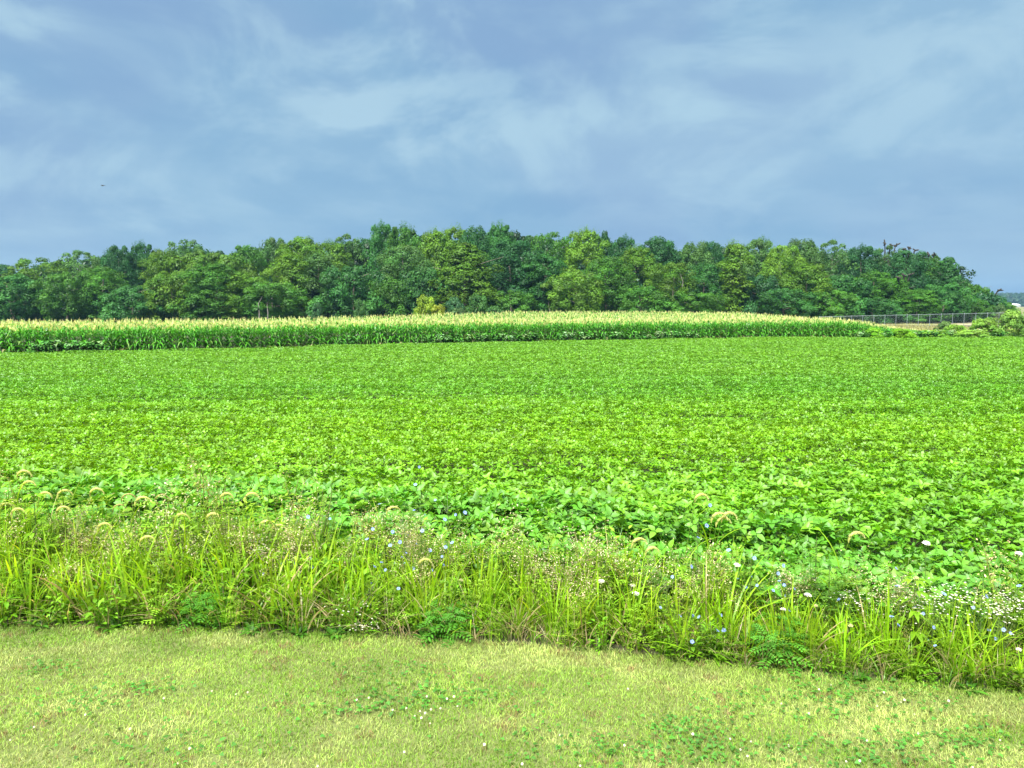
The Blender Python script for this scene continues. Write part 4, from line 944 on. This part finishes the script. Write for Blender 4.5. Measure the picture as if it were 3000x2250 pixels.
WH = [(735, 1570, .7, .05, .3, 'white small flowered weed right of the left foxtails, with two hooks above'), (760, 1600, .55, .04, .2, 'second white small flowered weed, close to the two headed foxtail'), (2980, 1745, .7, .10, .5, 'big white flower mass at the right picture edge'), (2930, 1775, .5, .08, .4, 'white flowers forming the left part of the mass at the right edge'),
      (2740, 1720, .75, .12, .3, 'loose white flowered weed before the soybeans at right'), (2690, 1745, .65, .1, .25, 'loose cream flowered weed left of the white flowered one'), (2800, 1735, .6, .12, .3, 'loose white flowered weed between the tall bright clump and the white mass'),
      (1060, 1760, .15, .1, .12, 'low white dotted weed beneath the chicory thicket'), (1062, 1830, .02, .06, .12, 'tiny daisy-like white flowers at the lawn below the chicory thicket'), (2490, 1735, .6, .06, .2, 'cream dotted weed left of the short fat foxtail')]
def whites():
    for i, (px, py, f, sp, dn, lab) in enumerate(WH):
        r = random.Random(600 + i); b = base_for(px, py, f); z = max(.12, b[2]); o = empty('white_wildflower', (b[0], b[1], 0), lab, 'wildflower', 'small white flowered weeds of the strip'); st, fl = PB(), PB(); w_ = sp * 2.2
        for k in range(int(34 + 130 * dn)):
            e = np.array((r.gauss(0, w_ * .6), r.gauss(0, w_ * .5), z * (1 - abs(r.gauss(0, .10)) )));
            if k % 3 == 0: a = np.array((r.gauss(0, .03), r.gauss(0, .03), z * .3)); st.ribbon([a, (a + e) / 2 + (0, 0, -.02), e], (.003, .0025, .002), (1, 0, 0), (.14, .23, .06))
            for j in range(6): d = np.array((math.cos(j * 1.05), math.sin(j * 1.05), .3)); fl.leaf(e + (0, 0, .002), d, (0, 0, 1), r.uniform(.007, .012), .006, np.array((.80, .78, .70)) * r.uniform(.85, 1.05), .05, .1)
        for k in range(3): st.tube([(0, 0, 0), (r.gauss(0, .03), r.gauss(0, .03), z * .4)], [.004, .003], 4, (.14, .23, .06))
        obj('flowers', mesh('flowers', fl.arr(), M_PETAL), o)['kind'] = 'stuff'; obj('stem', mesh('stem', st.arr(), M_WEED), o); obj('leaf', mesh('leaf', leafy(640 + i, z * .6, 40, .05, .014, G_HERB, .12), M_WEED), o)
whites()
BR, CRM, DKB, OLV = (.50, .40, .26), (.74, .68, .48), (.26, .17, .12), (.46, .50, .17)
SD = [(215, 1475, .7, 'brown seed weed just right of the tall leafy weed at the left'), (250, 1530, .6, 'brown seed weed under the high hooked foxtail'), (330, 1550, .65, 'pale seed weed with cream specks between the left grass clumps'), (395, 1535, .75, 'brown seed weed below the dark pair of foxtails, left'), (470, 1550, .6, 'brown seed weed right of the dense left grass clump'),
      (560, 1560, .6, 'dry olive seed weed between the pale foxtails'), (655, 1490, .8, 'dark brown seed weed with a full top under the two round foxtail hooks'), (700, 1520, .6, 'reddish brown seed weed left of the small white flowers'), (180, 1640, .3, 'low dark seed weed near the left edge by the lawn'), (270, 1640, .35, 'cream speckled seed weed low among the left clumps'),
      (875, 1525, .6, 'reddish pink seed weed with a broomlike top, left of the chicory thicket'), (800, 1580, .5, 'brown seed weed left of the broomlike reddish one'), (1185, 1500, .65, 'cream seed weed in the middle of the chicory thicket'), (1230, 1530, .5, 'brown seed weed on the right of the chicory thicket'), (1320, 1545, .7, 'olive brown seed weed between the thicket and the large grass clump'),
      (1700, 1540, .75, 'brown feathery seed weed with a high dark top, middle of the strip'), (1770, 1560, .7, 'brown seed weed right of the high dark top'), (1590, 1600, .65, 'dry cream seed weed left of the high dark top'), (1650, 1620, .5, 'low brown seed weed in front of the high dark top'), (1900, 1640, .6, 'dry seed weed under the slim pair of foxtails'), (2330, 1660, .8, 'brown seed weed behind the dense chicory cluster'), (2620, 1680, .7, 'olive seed weed among broad grass at right')]
def seeds():
    for i, (px, py, f, lab) in enumerate(SD):
        b = base_for(px, py, f); cols = (CRM, OLV, BR, CRM) if 'cream' in lab or 'pale' in lab or 'olive' in lab else (BR, DKB, CRM, BR, CRM)
        st, hd = seedy(700 + i, b[2], cols, 36, 13, .013, .25); o = empty('seed_weed', (b[0], b[1], 0), lab, 'weed', 'dry seeding weeds of the strip'); o.rotation_euler = (0, 0, i)
        obj('seed_heads', mesh('seed_heads', hd, M_WEED), o)['kind'] = 'stuff'; obj('stem', mesh('stem', st, M_WEED), o); obj('leaf', mesh('leaf', leafy(740 + i, b[2] * .75, 50, .045, .013, G_HERB, .14), M_WEED), o)
seeds()
def broad(seed, Hh, tiers, L, col):
    """giant ragweed: big lobed leaves in pairs"""
    r = random.Random(seed); p = PB()
    for i in range(tiers):
        z = Hh * (.30 + .70 * i / (tiers - 1)); s = 1 - .5 * i / tiers
        for k in range(2 if i < tiers - 1 else 4):
            az = i * 1.57 + k * (math.pi if i < tiers - 1 else 1.57) + r.uniform(-.3, .3); d = np.array((math.cos(az), math.sin(az), .25)); b = np.array((0, 0, z)) + d * L * .35 * s; c = np.asarray(col) * r.uniform(.85, 1.2)
            p.ribbon([(0, 0, z), b], (.004, .003), (-d[1], d[0], 0), c)
            for a2, l in ((0, 1.), (.6, .8), (-.6, .8)): dd = np.array((math.cos(az + a2), math.sin(az + a2), .1)); p.leaf(b, dd, (0, 0, 1), L * l * s, L * .3 * s, c, .12, .45)
    return p.arr()
RG = [(98, 1452, .55, 'b', 'tall leafy weed with large drooping lobed leaves at the left'), (2392, 1572, .7, 'f', 'tall feathery ragweed with a spiky yellow green top before the soybeans'), (1845, 1650, .6, 'f', 'feathery ragweed beside the slim pair of foxtails, middle right'), (1930, 1665, .55, 'f', 'feathery green ragweed right of the flat white flowers'), (1985, 1660, .7, 'b', 'leafy bright weed with pointed leaves under the solitary tall foxtail'),
      (2290, 1820, .2, 'd', 'dense fern-like green weed low on the right'), (2430, 1660, .6, 'f', 'feathery green weed just right of the tall ragweed'), (1330, 1700, .5, 'f', 'feathery weed right of the chicory thicket'), (2680, 1700, .55, 'b', 'leafy weed with pointed leaves at right among the white flowers'), (1310, 1800, .1, 'd', 'dense fern-like weed at the lawn right below the thicket'), (600, 1740, .15, 'd', 'fern-like weed at the lawn left of the reddish seed weed')]
def ragweeds():
    for i, (px, py, f, k, lab) in enumerate(RG):
        b = base_for(px, py, f); z = max(b[2], .3); o = empty('ragweed', (b[0], b[1], 0), lab, 'weed', 'leafy tall weeds of the strip'); st = PB(); st.tube([(0, 0, 0), (0.01, 0, z * .5), (0, 0, z)], [.007, .006, .003], 6, (.16, .24, .07)); obj('stem', mesh('stem', st.arr(), M_WEED), o)
        if k == 'b': a = broad(800 + i, z, 7, .17, G_YEL * (.75, .85, 1.2))
        elif k == 'f': a = feather(800 + i, z, 34, .26, (.14, .31, .04), 10)
        else: a = cat(*[scatter(feather(820 + i * 5 + j, z, 16, .24, (.10, .32, .03), 11), np.array([[.1 * math.cos(j * 1.3), .06 * math.sin(j * 1.3), 0]]), rotm([j * 1.1], np.array([.3]), np.array([j * 1.3 + 1.57]))) for j in range(5)])
        obj('foliage', mesh('foliage', a, M_WEED), o)
ragweeds()
DK = [(880, 1800, 'broad leaved dock at the lawn below the reddish seed weed'), (980, 1810, 'broad leaved dock right of the low straw tipped tuft'), (740, 1800, 'broad leaved dock at the lawn left of the reddish seed weed'), (330, 1790, 'broad leaved dock at the lawn under the tall yellow green clump'), (1250, 1810, 'broad dark dock at the lawn under the chicory thicket'), (2500, 1930, 'broad dark dock at the lawn right of the fern-like weed'), (2830, 1975, 'broad dark dock at the lawn near the lower right corner'), (120, 1775, 'broad leaved dock near the left edge at the lawn')]
def docks():
    for i, (px, py, lab) in enumerate(DK):
        b = base_for(px, py, .02); r = random.Random(900 + i); p = PB()
        for k in range(11):
            az = k * 2.4; d = np.array((math.cos(az), math.sin(az), r.uniform(.35, 1.6))); p.leaf((math.cos(az) * .02, math.sin(az) * .02, .01), d, (0, 0, 1), r.uniform(.08, .17), r.uniform(.03, .05), np.array((.075, .23, .02)) * r.uniform(.7, 1.35), .14, .45)
        o = obj('dock_plant', mesh('dock_plant', p.arr(), M_WEED, True), None, (b[0], b[1] - .04, 0)); tag(o, lab, 'weed', 'broad leaved docks along the lawn edge')
docks()

# ------------------------------------------------------------------ haze
def haze():
    x0, x1, y0, y1, z0, z1 = -1600, 1600, -80, 1500, -1.5, 55
    b = PB(); b.add([(x0, y0, z0), (x1, y0, z0), (x1, y1, z0), (x0, y1, z0), (x0, y0, z1), (x1, y0, z1), (x1, y1, z1), (x0, y1, z1)], [(3, 2, 1, 0), (4, 5, 6, 7), (0, 1, 5, 4), (1, 2, 6, 5), (2, 3, 7, 6), (3, 0, 4, 7)])
    m = bpy.data.materials.new('haze_air'); m.use_nodes = True; t = m.node_tree; t.nodes.clear()
    v = N(t, 'ShaderNodeVolumePrincipled'); v.inputs['Color'].default_value = (.36, .66, 1., 1); v.inputs['Density'].default_value = HAZE; v.inputs['Anisotropy'].default_value = .2
    o = N(t, 'ShaderNodeOutputMaterial'); t.links.new(v.outputs[0], o.inputs['Volume'])
    tag(obj('haze', mesh('haze', b.arr(), m)), 'thin blue haze of the air', None, None, 'stuff')
HAZE = .00014
haze()
